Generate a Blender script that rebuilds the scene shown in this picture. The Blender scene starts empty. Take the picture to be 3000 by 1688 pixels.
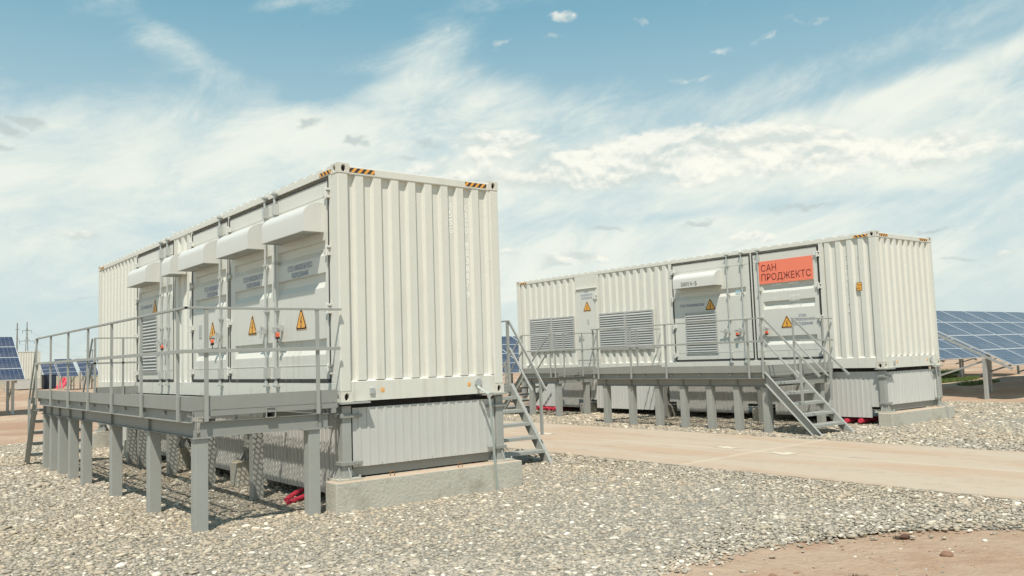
import bpy, math, random
import numpy as np
from mathutils import Vector, Matrix
random.seed(5); rng = np.random.default_rng(7)
S = bpy.context.scene
R_ = math.radians
# ------------------------------------------------------------------ camera
CAM = Vector((-4.704, -9.325, 0.4505)); YAW, PITCH, ROLL, FPX = 0.66712, 0.0823, -0.0324, 2506.26
f_ = Vector((math.sin(YAW)*math.cos(PITCH), math.cos(YAW)*math.cos(PITCH), math.sin(PITCH)))
r0_ = Vector((math.cos(YAW), -math.sin(YAW), 0)); u0_ = r0_.cross(f_)
rt_ = r0_*math.cos(ROLL)+u0_*math.sin(ROLL); up_ = -r0_*math.sin(ROLL)+u0_*math.cos(ROLL)
cam = bpy.data.objects.new('camera', bpy.data.cameras.new('camera'))
S.collection.objects.link(cam); S.camera = cam
M = Matrix((rt_, up_, -f_)).transposed().to_4x4(); M.translation = CAM
cam.matrix_world = M
cam.data.sensor_width = 36; cam.data.lens = 36*FPX/3000; cam.data.clip_start = .1; cam.data.clip_end = 20000
# ------------------------------------------------------------------ light
SUN = Vector((-.26, -.27, .70)).normalized()          # towards the sun
EL = math.asin(SUN.z); AZ = math.atan2(SUN.x, SUN.y)
sl = bpy.data.lights.new('sun', 'SUN'); sl.energy = 4.0; sl.angle = R_(.6); sl.color = (1, .945, .85)
so = bpy.data.objects.new('sun', sl); S.collection.objects.link(so)
so.rotation_euler = SUN.to_track_quat('Z', 'Y').to_euler(); so.location = (-20, -20, 40)
S.view_settings.view_transform = 'Standard'; S.view_settings.look = 'None'
S.view_settings.exposure = .25; S.view_settings.gamma = 1
# ------------------------------------------------------------------ world
W = bpy.data.worlds.new('World'); S.world = W; W.use_nodes = True
W.cycles.sampling_method = 'MANUAL'; W.cycles.sample_map_resolution = 256
nt = W.node_tree; nt.nodes.clear()

class X:                                              # tiny expression wrapper for shader math
    T = nt
    def __init__(s, k): s.k = k
    def _op(a, op, b=None, c=None, clamp=False):
        n = X.T.nodes.new('ShaderNodeMath'); n.operation = op; n.use_clamp = clamp
        for i, q in enumerate((a, b, c)):
            if q is None: continue
            if isinstance(q, X): X.T.links.new(q.k, n.inputs[i])
            else: n.inputs[i].default_value = q
        return X(n.outputs[0])
    def __add__(a, b): return X._op(a, 'ADD', b)
    __radd__ = __add__
    def __sub__(a, b): return X._op(a, 'SUBTRACT', b)
    def __rsub__(a, b): return X._op(b, 'SUBTRACT', a)
    def __mul__(a, b): return X._op(a, 'MULTIPLY', b)
    __rmul__ = __mul__
    def __truediv__(a, b): return X._op(a, 'DIVIDE', b)
def fn(op, a, b=None, c=None, clamp=False): return X._op(a, op, b, c, clamp)
def smooth(a, lo, hi, o0=0., o1=1.):
    n = X.T.nodes.new('ShaderNodeMapRange'); n.interpolation_type = 'SMOOTHSTEP'
    X.T.links.new(a.k, n.inputs[0]) if isinstance(a, X) else None
    for i, q in zip((1, 2, 3, 4), (lo, hi, o0, o1)): n.inputs[i].default_value = q
    return X(n.outputs[0])
def vec(x, y, z=0.):
    n = X.T.nodes.new('ShaderNodeCombineXYZ')
    for i, q in enumerate((x, y, z)):
        if isinstance(q, X): X.T.links.new(q.k, n.inputs[i])
        else: n.inputs[i].default_value = q
    return X(n.outputs[0])
def noise(v, scale, detail=6, rough=.55, dist=0., col=False):
    n = X.T.nodes.new('ShaderNodeTexNoise'); n.inputs['Scale'].default_value = scale
    n.inputs['Detail'].default_value = detail; n.inputs['Roughness'].default_value = rough
    n.inputs['Distortion'].default_value = dist
    X.T.links.new(v.k, n.inputs['Vector']); return X(n.outputs[1 if col else 0])
def mix(fac, a, b, mode='MIX'):
    n = X.T.nodes.new('ShaderNodeMix'); n.data_type = 'RGBA'; n.blend_type = mode
    for i, q in ((0, fac), (6, a), (7, b)):
        if isinstance(q, X): X.T.links.new(q.k, n.inputs[i])
        elif i == 0: n.inputs[0].default_value = q
        else: n.inputs[i].default_value = (*q, 1) if len(q) == 3 else q
    return X(n.outputs[2])

tc = nt.nodes.new('ShaderNodeTexCoord'); sp = nt.nodes.new('ShaderNodeSeparateXYZ')
nt.links.new(tc.outputs['Generated'], sp.inputs[0])
dx, dy, dz = X(sp.outputs[0]), X(sp.outputs[1]), X(sp.outputs[2])
az = fn('ARCTAN2', dx, dy)*57.2958; el = fn('ARCSINE', dz)*57.2958
def P2A(px, py): return 38.1+(px-1500)*.0206, (1051-.0324*(px-1500)-py)*.0222
def rotd(a, deg):
    c, s_ = math.cos(R_(deg)), math.sin(R_(deg)); return c, s_
def blob(px, py, rx, ry, amp, rot=0):
    a0, e0 = P2A(px, py+14); c, s_ = rotd(0, rot); k = .0214
    u = (az-a0); v = (el-e0)
    p = fn('MULTIPLY', u, c/(rx*k))+v*(s_/(rx*k)); q = u*(-s_/(ry*k))+v*(c/(ry*k))
    d = p*p+q*q
    return fn('EXPONENT', d*-1.0)*amp
nish = nt.nodes.new('ShaderNodeTexSky'); nish.sky_type = 'NISHITA'; nish.sun_disc = False
nish.sun_elevation = EL; nish.sun_rotation = AZ; nish.altitude = 200; nish.dust_density = 1.5
sky0 = mix(1., X(nish.outputs[0]), (.11, .11, .11), 'MULTIPLY')
ramp = nt.nodes.new('ShaderNodeValToRGB'); cr = ramp.color_ramp
pts = [(0, (.53, .645, .67)), (.05, (.52, .645, .675)), (.15, (.40, .565, .63)), (.25, (.185, .395, .51)), (.40, (.12, .31, .45)), (1, (.07, .19, .36))]
while len(cr.elements) < len(pts): cr.elements.new(.5)
for e, (p, c) in zip(cr.elements, pts): e.position = p; e.color = (*c, 1)
nt.links.new((el/90.).k, ramp.inputs[0])
blue = mix(.88, sky0, X(ramp.outputs[0]))
cw = .95; sw = .31                                    # wisps climb to the right
wu = (az*cw+el*sw); wv = (az*-sw+el*cw)
nA = noise(vec(wu*.045, wv*.11, 0), 1.0, 6, .62, .5)
nB = noise(vec(wu*.15, wv*.34, 5.), 1.0, 6, .66, .8)
nC = noise(vec(az*.21, el*.34, 9.), 1.0, 7, .58, .2)
nC2 = noise(vec(az*.21+.02, el*.34+.13, 9.), 1.0, 5, .55, .2)
cover = smooth(el, 0.5, 6.0, .30, .80)+smooth(el, 9., 21., 0., -.80)
for b in [(560, 400, 620, 110, .45, 12), (1130, 260, 330, 85, .50, 38), (1300, 110, 130, 110, .38, 60), (1480, 260, 240, 70, .50, -8), (300, 110, 300, 70, .34, -28), (500, 190, 150, 50, .38, -26), (1850, 300, 330, 45, .30, 4),
          (2800, 300, 420, 34, .62, 14), (2150, 400, 320, 40, .20, 14), (120, 40, 200, 26, .15, 0), (800, 22, 220, 22, .35, 12), (2450, 470, 500, 60, .1, 0),
          (80, 250, 170, 80, -.35, 0), (720, 180, 180, 50, -.35, -30), (880, 262, 170, 24, -.62, 14), (1640, 60, 250, 60, -.20, 0), (2350, 150, 800, 110, -.25, 0), (2350, 330, 380, 34, -.45, 14), (2500, 590, 420, 28, -.30, 0), (2750, 650, 600, 110, -.35, 0), (1450, 620, 200, 60, -.25, 0), (300, 900, 500, 70, -.22, 0), (1900, 620, 300, 26, -.2, 0)]:
    cover = cover+blob(*b)
m = smooth(cover+(nA-.5)*1.7+(nB-.5)*1.15, -.05, 1.0)
white = mix(smooth(nA+nB*.5, .50, .95), (.60, .695, .69), (.775, .81, .75))
col = mix(m*.94, blue, white)
# heaped clouds in a low band: displaced, noise-eaten patches, lit on top and grey below
wn = noise(vec(az*.35, el*.5, 2.), 1.0, 3, .6, 0, col=True)
wr = nt.nodes.new('ShaderNodeSeparateXYZ'); nt.links.new(wn.k, wr.inputs[0])
azw = az+(X(wr.outputs[0])-.5)*4.0; elw = el+(X(wr.outputs[1])-.5)*2.0
AZ0, EL0 = az, el; az, el = azw, elw
def puff(lst):
    g_ = None
    for b in lst: g_ = blob(*b) if g_ is None else g_+blob(*b)
    return g_
cumB = puff([(1460, 395, 130, 55, .85, 0), (1290, 480, 130, 50, .5, 0), (1600, 490, 160, 45, .6, 6), (1830, 440, 180, 60, .8, 4), (2130, 410, 230, 65, .85, 4), (2480, 440, 220, 65, .75, 0), (2850, 470, 260, 60, .55, 0), (2000, 510, 420, 45, .45, 0), (1700, 740, 120, 22, .85, 0), (2280, 685, 75, 22, .6, 0), (2050, 695, 120, 16, .42, 0),
          (465, 680, 55, 16, .62, 0), (210, 706, 42, 14, .85, 0), (90, 710, 80, 16, .35, 0), (1500, 712, 60, 26, .5, 0), (2975, 760, 45, 16, .6, 0), (2350, 128, 40, 18, .5, 20), (1690, 28, 60, 15, .52, 0), (1950, 62, 60, 18, .5, 0), (1680, 80, 70, 12, .45, 0), (2200, 150, 90, 20, .5, 0), (2120, 215, 100, 14, .45, 0), (1320, 60, 60, 22, .48, 30), (2480, 90, 80, 14, .4, 0), (1500, 110, 80, 14, .38, 10)])
gs = puff([(865, 347, 42, 12, 1.2, 12), (1005, 398, 38, 16, 1.35, 0), (1245, 400, 60, 16, .8, 0), (1190, 445, 55, 15, .7, 0), (75, 424, 48, 13, 1.1, -12), (12, 455, 42, 20, 1.2, 0), (0, 508, 34, 16, .9, 0), (2100, 632, 55, 12, .9, 14), (1830, 650, 75, 10, .9, 0), (2780, 692, 60, 9, 1.0, 4), (2450, 600, 110, 12, .8, 8), (250, 880, 80, 8, .6, 0), (1380, 500, 130, 18, .7, 0), (2850, 765, 70, 9, .6, 0)])
az, el = AZ0, EL0
body = cumB*1.08+(nC-.5)*1.45+(nB-.5)*.35
cm = smooth(body, .26, .72)*smooth(cumB, .04, .25)
lit = smooth((nC-nC2)*3.6+(body-.5)*.25+.44, .18, .80)
ccol = mix(lit, (.56, .63, .62), (.86, .86, .79))
col = mix(cm*.85, col, ccol)
gm = smooth(gs*1.0+(nC-.5)*1.7, .10, 1.05)*smooth(gs, .03, .5)*.80
col = mix(gm, col, (.45, .53, .535))
col = mix(1., col, (.985, .97, .94), 'MULTIPLY')
bg = nt.nodes.new('ShaderNodeBackground'); nt.links.new(col.k, bg.inputs[0]); bg.inputs[1].default_value = 1.0
wo = nt.nodes.new('ShaderNodeOutputWorld'); nt.links.new(bg.outputs[0], wo.inputs[0])
# ------------------------------------------------------------------ materials
def mat(name, color, rough=.6, metal=0., var=.06, scale=6., bump=0., bscale=40., spec=.4, extra=None, rvar=.08):
    m_ = bpy.data.materials.new(name); m_.use_nodes = True; t = m_.node_tree; X.T = t
    b = t.nodes['Principled BSDF']; tx = t.nodes.new('ShaderNodeTexCoord'); ob = X(tx.outputs['Object'])
    n = noise(ob, scale, 6, .6); n2 = noise(ob, scale*5, 4, .6)
    k = (n-.5)*(var*2.2)+(n2-.5)*var+1.
    c = mix(1., color, vec(k, k, k), 'MULTIPLY')
    if extra: c = extra(c, ob, t)
    t.links.new(c.k, b.inputs['Base Color'])
    b.inputs['Metallic'].default_value = metal; b.inputs['Specular IOR Level'].default_value = spec
    t.links.new((n2*rvar*2+(rough-rvar)).k, b.inputs['Roughness'])
    if bump:
        bn = t.nodes.new('ShaderNodeBump'); bn.inputs['Distance'].default_value = bump
        t.links.new(noise(ob, bscale, 5, .6).k, bn.inputs['Height']); t.links.new(bn.outputs[0], b.inputs['Normal'])
    return m_
def sepv(v):
    n = X.T.nodes.new('ShaderNodeSeparateXYZ'); X.T.links.new(v.k, n.inputs[0]); return [X(o) for o in n.outputs]
def streaks(amt, zlow=.9):
    def g(c, ob, t):
        x, y, z = sepv(ob)
        s1 = noise(vec(x*9., y*9., z*.5), 1., 4, .6); s2 = noise(ob, 2.2, 5, .6)
        low = smooth(z, 0., zlow, 1., .25)
        c = mix(smooth(s1*.6+s2*.4, .50, .72)*amt*low, c, (.36, .31, .235))
        sp_ = smooth(noise(ob, 13., 3, .5), .735, .765)*smooth(noise(ob, 1.1, 2, .5), .45, .6)
        return mix(sp_*.6, c, (.27, .15, .08))
    return g
def rusty(lo, hi, colr=(.20, .085, .035)):
    def g(c, ob, t):
        return mix(smooth(noise(ob, 16., 8, .7), lo, hi), c, colr)
    return g
CREAM = (.70, .685, .61)
m_paint = mat('container_paint', CREAM, .50, var=.025, scale=1.4, bump=.004, bscale=3.2, extra=streaks(.45))
m_door = mat('door_paint', (.67, .665, .60), .48, var=.03, scale=1.6, bump=.003, bscale=4, extra=streaks(.42, 1.3))
m_cast = mat('casting_paint', (.66, .63, .54), .6, var=.05, extra=rusty(.60, .74, (.24, .12, .06)))
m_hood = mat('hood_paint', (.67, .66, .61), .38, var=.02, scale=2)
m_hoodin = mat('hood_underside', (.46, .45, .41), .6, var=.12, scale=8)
m_gal = mat('galvanised_bar', (.55, .56, .53), .38, metal=.35, var=.08, scale=10)
m_seal = mat('black_rubber_seal', (.055, .052, .048), .75, var=.3, scale=12, extra=streaks(.5, 5.))
m_dark = mat('dark_void', (.02, .019, .018), .9, var=.2)
m_steel = mat('grey_painted_steel', (.29, .29, .265), .52, var=.10, scale=3, extra=streaks(.20, 5.))  # beam grey darkened so its colour carries the shade under the walkways
m_steel2 = mat('grey_painted_steel_post', (.355, .36, .33), .5, var=.08, scale=4, extra=streaks(.16, 5.))
m_skirt = mat('grey_profiled_sheet', (.56, .555, .52), .42, var=.03, scale=3, extra=streaks(.18, 5.))
m_skirtb = mat('pale_profiled_sheet', (.60, .595, .56), .42, var=.03, scale=3, extra=streaks(.15, 5.))
m_vent = mat('louvre_aluminium', (.50, .50, .475), .45, metal=.1, var=.04)
m_black = mat('black_print', (.035, .028, .024), .6, var=.1)
m_blue = mat('faded_blue_print', (.17, .235, .38), .6, var=.25, scale=60)
m_navy = mat('dark_blue_print', (.10, .14, .26), .6, var=.2, scale=60)
m_white = mat('white_print', (.97, .96, .91), .5, var=.05)
m_orange = mat('orange_warning_film', (.86, .42, .07), .45, var=.03)
m_pale = mat('pale_orange_edge', (.80, .52, .28), .5, var=.03)
m_red = mat('coral_red_banner', (.92, .24, .145), .45, var=.03, scale=3)
m_redtx = mat('dark_red_lettering', (.16, .025, .02), .6, var=.1)
m_lock = mat('orange_padlock_shell', (.78, .13, .05), .4, var=.05)
m_chrome = mat('steel_shackle', (.45, .45, .44), .3, metal=.7, var=.1)
m_pipe = mat('red_plastic_conduit', (.68, .06, .10), .45, var=.12)
m_cable = mat('grey_green_strap', (.36, .39, .35), .55, var=.08)
m_box = mat('grey_socket_box', (.42, .44, .42), .5, var=.1)
m_wood = mat('weathered_wood', (.32, .27, .2), .8, var=.2)
def conc(c, ob, t):
    x, y, z = sepv(ob)
    a = smooth(noise(ob, 2.3, 8, .7), .5, .72)
    c = mix(a*.55, c, (.25, .225, .17))
    pit = smooth(noise(ob, 38., 3, .5), .66, .72)
    c = mix(pit*.35, c, (.16, .15, .12))
    top = smooth(z+(noise(ob, 5., 5, .6)-.5)*.05, .335, .352)
    return mix(top*.65, c, (.52, .36, .235))
m_conc = mat('concrete', (.51, .485, .41), .85, var=.10, scale=3, bump=.01, bscale=30, extra=conc)
def strm(name, axis, flip=1):
    def g(c, ob, t):
        x, y, z = sepv(ob); s_ = (x if axis == 'x' else y)
        k = fn('FRACT', (s_+z*(-flip*.9))/.089)
        return mix(fn('GREATER_THAN', k, .5), (.80, .36, .06), (.05, .045, .04))
    return mat(name, (1, 1, 1), .5, var=.02, extra=g)
m_hzx = strm('hazard_stripe_end', 'x', 1); m_hzy = strm('hazard_stripe_side', 'y', 1)
def pv(c, ob, t):
    uv = X.T.nodes.new('ShaderNodeUVMap'); u, v, _ = sepv(X(uv.outputs[0]))
    fu = fn('ABSOLUTE', fn('FRACT', u*10.)-.5); fv = fn('ABSOLUTE', fn('FRACT', v*6.)-.5)
    ln = fn('MAXIMUM', fn('GREATER_THAN', fu, .478), fn('GREATER_THAN', fv, .478))
    bus = fn('GREATER_THAN', fn('ABSOLUTE', fn('FRACT', v*18.)-.5), .47)
    cellv = noise(vec(fn('FLOOR', u*10.)*3.1, fn('FLOOR', v*6.)*2.7, 0), 1.7, 1, .5)
    c = mix(cellv, (.020, .028, .060), (.034, .044, .085))
    c = mix(bus*.25, c, (.30, .34, .40))
    c = mix(ln*.55, c, (.42, .47, .52))
    return mix(smooth(noise(ob, 1.2, 5, .6), .35, .9)*.22, c, (.40, .37, .32))
m_pv = mat('solar_cells', (1, 1, 1), .24, var=.01, extra=pv, spec=.6, rvar=.05)
m_alu = mat('aluminium_frame', (.66, .67, .66), .35, metal=.3, var=.04)
m_pile = mat('galvanised_pile', (.42, .43, .41), .5, metal=.2, var=.12, scale=5, extra=rusty(.62, .8, (.22, .14, .09)))
def soilx(c, ob, t):
    x, y, z = sepv(ob)
    a = noise(ob, .22, 7, .62, .6); b = noise(ob, 1.9, 8, .66); d = noise(ob, 14., 5, .6)
    c = mix(smooth(a, .40, .62), (.41, .27, .18), (.52, .40, .29))
    c = mix(smooth(y, -3., -5., 0., .75), c, (.43, .32, .225))
    c = mix(smooth(b, .42, .72)*.55, c, (.33, .19, .115))
    c = mix(smooth(d, .55, .72)*.45, c, (.22, .14, .09))
    c = mix(smooth(noise(ob, 55., 2, .5), .70, .76)*.6, c, (.62, .52, .40))
    near = smooth(y, 60., 300., 0., 1.)
    return mix(near*.6, c, (.30, .30, .20))
m_soil = mat('reddish_soil', (1, 1, 1), .95, var=.03, bump=.05, bscale=9, extra=soilx, spec=.15)
def roadx(c, ob, t):
    x, y, z = sepv(ob)
    a = noise(vec(x*.9, y*.22, 0), 1.4, 7, .6, .5); b = noise(ob, 5., 8, .65)
    c = mix(smooth(a, .42, .66), (.49, .405, .305), (.475, .345, .24))
    c = mix(smooth(b, .52, .72)*.30, c, (.36, .27, .19))
    c = mix(smooth(noise(vec(x*3., y*.7, 4.), 1.5, 6, .6), .58, .70)*.55, c, (.35, .255, .18))
    d1 = fn('ABSOLUTE', x-7.32+(b-.5)*.06); d2 = fn('ABSOLUTE', y+.5+(b-.5)*.10)
    c = mix(smooth(d1, .012, .045, .55, 0.), c, (.60, .50, .38))
    c = mix(smooth(d2, .015, .08, .6, 0.), c, (.60, .50, .38))
    e1 = smooth(fn('ABSOLUTE', x-7.32), 1.82, 1.98)
    c = mix(e1*smooth(b, .4, .6)*.6, c, (.30, .27, .22))
    for xo_ in (6.35, 8.15):
        tr = smooth(fn('ABSOLUTE', x-xo_+(noise(vec(0, y*.3, xo_), 1., 2, .5)-.5)*.5), .10, .22, 1., 0.)
        c = mix(tr*smooth(b, .35, .7)*.35, c, (.40, .31, .23))
    lines = fn('SINE', y*170.)*fn('SINE', x*9.)
    return mix(smooth(lines, .2, 1.)*.08, c, (.3, .24, .18))
m_road = mat('dusty_concrete_road', (1, 1, 1), .9, var=.03, bump=.008, bscale=14, extra=roadx, spec=.2)
m_patch = mat('pale_lime_patch', (.62, .54, .42), .9, var=.08, scale=12)
def gravx(c, ob, t):
    n = X.T.nodes.new('ShaderNodeTexVoronoi'); n.inputs['Scale'].default_value = 26.; X.T.links.new(ob.k, n.inputs['Vector'])
    hs = sepv(X(n.outputs['Color'])); k = hs[0]; cx, cy, cz = sepv(ob)
    c = mix(smooth(k, .0, 1.), (.24, .22, .18), (.42, .385, .31))
    c = mix(smooth(hs[1], .82, .86)*.8, c, (.56, .54, .46))
    c = mix(smooth(X(n.outputs['Distance']), .25, .55)*.55, c, (.17, .15, .12))
    return c
m_grav = mat('gravel_bed', (1, 1, 1), .9, var=.03, bump=.02, bscale=45, extra=gravx, spec=.2)
def stonem():
    m_ = bpy.data.materials.new('river_stones'); m_.use_nodes = True; t = m_.node_tree; X.T = t
    b = t.nodes['Principled BSDF']; a = t.nodes.new('ShaderNodeAttribute'); a.attribute_name = 'tone'
    r = t.nodes.new('ShaderNodeValToRGB'); e = r.color_ramp; e.interpolation = 'LINEAR'
    pt = [(0, (.17, .155, .13)), (.12, (.265, .25, .215)), (.45, (.37, .345, .292)), (.62, (.435, .38, .30)), (.78, (.485, .44, .36)), (.88, (.60, .56, .475)), (1, (.78, .745, .655))]
    while len(e.elements) < len(pt): e.elements.new(.5)
    for q, (p, c) in zip(e.elements, pt): q.position = p; q.color = (*c, 1)
    t.links.new(a.outputs['Fac'], r.inputs[0])
    tx = t.nodes.new('ShaderNodeTexCoord'); ob = X(tx.outputs['Object'])
    warm = smooth(noise(ob, .35, 4, .5), .35, .65)
    c = mix(warm*.45+.5, X(r.outputs[0]), mix(1., X(r.outputs[0]), (1.08, 1.0, .90), 'MULTIPLY'))
    k = (noise(ob, 60., 4, .6)-.5)*.35+1.
    c = mix(1., c, vec(k, k, k), 'MULTIPLY')
    t.links.new(c.k, b.inputs['Base Color']); b.inputs['Roughness'].default_value = .75; b.inputs['Specular IOR Level'].default_value = .3
    return m_
m_stone = stonem()
m_grass = mat('green_grass_blades', (.12, .17, .045), .8, var=.3, scale=3)
m_scrub = mat('dry_dark_weeds', (.10, .07, .045), .9, var=.3, scale=9)
m_pylon = mat('weathered_lattice_steel', (.20, .18, .15), .7, var=.1)
m_cab = mat('dark_blue_cabinet', (.035, .05, .075), .5, var=.15)
# ------------------------------------------------------------------ mesh helpers
ORG = {}
class MB:
    def __init__(s): s.v = []; s.f = []; s.m = []; s.uv = {}
    def add(s, vs, fs, mi=0):
        o = len(s.v); s.v += [tuple(v) for v in vs]
        for q in fs: s.f.append(tuple(i+o for i in q)); s.m.append(mi)
        return s
    def box(s, x0, x1, y0, y1, z0, z1, mi=0):
        if x0 > x1: x0, x1 = x1, x0
        if y0 > y1: y0, y1 = y1, y0
        if z0 > z1: z0, z1 = z1, z0
        v = [(x, y, z) for z in (z0, z1) for y in (y0, y1) for x in (x0, x1)]
        return s.add(v, [(0, 2, 3, 1), (4, 5, 7, 6), (0, 1, 5, 4), (2, 6, 7, 3), (0, 4, 6, 2), (1, 3, 7, 5)], mi)
    def bar(s, p, q, w, h, up=(0, 0, 1), mi=0):
        p, q = Vector(p), Vector(q); d = (q-p).normalized(); a = d.cross(Vector(up)).normalized(); b = a.cross(d)
        v = []
        for e in (p, q):
            for i, j in ((-1, -1), (1, -1), (1, 1), (-1, 1)): v.append(e+a*(w/2*i)+b*(h/2*j))
        return s.add(v, [(0, 3, 2, 1), (4, 5, 6, 7), (0, 1, 5, 4), (1, 2, 6, 5), (2, 3, 7, 6), (3, 0, 4, 7)], mi)
    def cyl(s, p, q, r, n=12, mi=0, r2=None, cap=True):
        p, q = Vector(p), Vector(q); d = (q-p).normalized(); a = d.orthogonal().normalized(); b = d.cross(a); r2 = r if r2 is None else r2
        v = []
        for e, rr in ((p, r), (q, r2)):
            for i in range(n): t = 2*math.pi*i/n; v.append(e+a*(math.cos(t)*rr)+b*(math.sin(t)*rr))
        fs = [(i, (i+1) % n, n+(i+1) % n, n+i) for i in range(n)]
        if cap: fs += [tuple(range(n))[::-1], tuple(range(n, 2*n))]
        return s.add(v, fs, mi)
    def tube(s, pts, r, n=8, mi=0):
        for p, q in zip(pts[:-1], pts[1:]): s.cyl(p, q, r, n, mi)
        return s
    def prism(s, poly, ext, mi=0):
        e = Vector(ext); n = len(poly); v = [Vector(p) for p in poly]+[Vector(p)+e for p in poly]
        return s.add(v, [tuple(range(n))[::-1], tuple(range(n, 2*n))]+[(i, (i+1) % n, n+(i+1) % n, n+i) for i in range(n)], mi)
    def grid(s, P, mi=0, flip=False):                 # P[i][j] points
        n, k = len(P), len(P[0]); v = [p for row in P for p in row]
        fs = [(i*k+j, i*k+j+1, (i+1)*k+j+1, (i+1)*k+j) for i in range(n-1) for j in range(k-1)]
        if flip: fs = [q[::-1] for q in fs]
        return s.add(v, fs, mi)
    def build(s, name, mats, parent=None, smooth=False, bevel=0, org=None):
        if not isinstance(mats, (list, tuple)): mats = [mats]
        o_ = ORG[parent.name] if parent is not None else (Vector(org) if org is not None else Vector((0, 0, 0)))
        me = bpy.data.meshes.new(name)
        me.from_pydata([(a-o_.x, b-o_.y, c-o_.z) for a, b, c in s.v], [], s.f)
        for q in mats: me.materials.append(q)
        me.polygons.foreach_set('material_index', s.m)
        me.update()
        import bmesh
        bm = bmesh.new(); bm.from_mesh(me); bmesh.ops.recalc_face_normals(bm, faces=bm.faces) if not getattr(s, 'norec', False) else None
        bm.to_mesh(me); bm.free()
        if smooth: me.polygons.foreach_set('use_smooth', [True]*len(me.polygons))
        o = bpy.data.objects.new(name, me); S.collection.objects.link(o)
        if parent is not None: o.parent = parent
        else: o.location = o_
        ORG[o.name] = o_
        if bevel:
            b = o.modifiers.new('bevel', 'BEVEL'); b.width = bevel; b.segments = 2; b.limit_method = 'ANGLE'; b.angle_limit = R_(50)
            b.harden_normals = False
        return o
def tag(o, label=None, cat=None, group=None, kind=None):
    if label: o['label'] = label
    if cat: o['category'] = cat
    if group: o['group'] = group
    if kind: o['kind'] = kind
    return o
def root(name, loc, label, cat, group=None):
    o = bpy.data.objects.new(name, None); S.collection.objects.link(o); o.location = loc; o.empty_display_size = .2
    ORG[o.name] = Vector(loc); return tag(o, label, cat, group)
def root_part(name, parent):
    o = bpy.data.objects.new(name, None); S.collection.objects.link(o); o.parent = parent; o.empty_display_size = .1
    ORG[o.name] = ORG[parent.name]; return o
def copy_tree(o, parent=None):
    c = o.copy(); S.collection.objects.link(c)
    if parent is not None: c.parent = parent
    for ch in list(o.children): copy_tree(ch, c)
    return c
_fc = {}
def text_mesh(t, size, bold=0.):
    k = (t, size, bold)
    if k in _fc: return _fc[k]
    cu = bpy.data.curves.new('t', 'FONT'); cu.body = t; cu.size = size; cu.offset = bold; cu.resolution_u = 3
    o = bpy.data.objects.new('t', cu); S.collection.objects.link(o)
    bpy.context.view_layer.update()
    me = bpy.data.meshes.new_from_object(o.evaluated_get(bpy.context.evaluated_depsgraph_get()))
    V = [tuple(v.co) for v in me.vertices]; F = [tuple(p.vertices) for p in me.polygons]
    bpy.data.objects.remove(o); bpy.data.curves.remove(cu); bpy.data.meshes.remove(me)
    _fc[k] = (V, F); return V, F
def text(mb, t, a, b, face, h, w=None, cap=.72, bold=0., mi=0, shear=0):
    """put text so its box starts at (a = horizontal start, b = baseline z); face=('x', plane) or ('y', plane)"""
    V, F = text_mesh(t, 1., bold)
    if not V: return
    xs = [v[0] for v in V]; x0, x1 = min(xs), max(xs); sy = h/cap; sx = (w/(x1-x0)) if w else sy
    P = []
    for x, y, z in V:
        u = (x-x0)*sx; q = y*sy
        P.append((face[1], a-u, b+q) if face[0] == 'x' else (a+u, face[1], b+q))
    mb.add(P, F, mi)
def corr(a, b, p, d, fr=(.30, .16, .38, .16), start=.5):
    """list of (s, depth) of a trapezoid profile between a and b"""
    n = max(1, round((b-a)/p)); p = (b-a)/n; out = []; fl = [q*p for q in fr]
    s_ = a
    for i in range(n):
        out += [(s_, d), (s_+fl[0], d), (s_+fl[0]+fl[1], 0), (s_+fl[0]+fl[1]+fl[2], 0)]; s_ += p
    out.append((b, d)); return out

def corrp(a, b, p, d, fr, s0):
    out = []; fl = [q*p for q in fr]; s_ = s0
    while s_ < b:
        for q in ((s_, d), (s_+fl[0], d), (s_+fl[0]+fl[1], 0), (s_+fl[0]+fl[1]+fl[2], 0)):
            if a <= q[0] <= b: out.append(q)
        s_ += p
    if out[0][0] > a: out.insert(0, (a, out[0][1]))
    out.append((b, out[-1][1])); return out
def depth_at(pr, s_):
    for (a, d0), (b, d1) in zip(pr[:-1], pr[1:]):
        if a <= s_ <= b: return d0+(d1-d0)*(s_-a)/max(b-a, 1e-9)
    return 0.
def gz(x, y):
    t = min(1, max(0, (x-3)/7)); t = t*t*(3-2*t); u = min(1, max(0, (x-14)/7)); u = u*u*(3-2*u)
    return -1.272+.072*t+.05*u
# ------------------------------------------------------------------ ground
gx = np.concatenate([np.array([-6000, -2500, -1000, -400, -160, -80, -40]), np.arange(-24, -4, .5), np.arange(-4, 6, .07), np.arange(6, 46, .5), np.array([50, 60, 80, 120, 200, 400, 1000, 2500, 6000])])
gy = np.concatenate([np.array([-6000, -2000, -600, -200, -60, -30]), np.arange(-16, -10, .5), np.arange(-10, -4.4, .07), np.arange(-4.4, 60, .5), np.array([65, 75, 90, 120, 160, 240, 400, 1000, 2500, 7000])])
def hump(x, y):
    z = 0
    for cx, cy, rx, ry, h in ((24, 5.6, 5, 1.6, .22), (33, 5.5, 5, 1.8, .25), (0, 33, 5, 1.6, .25), (18, 60, 12, 5, .25), (30, 13, 7, 2, .3), (14, 100, 14, 5, .4), (16, 24, 6, 1.5, .2)):
        z += h*math.exp(-((x-cx)/rx)**2-((y-cy)/ry)**2)
    return z
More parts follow.
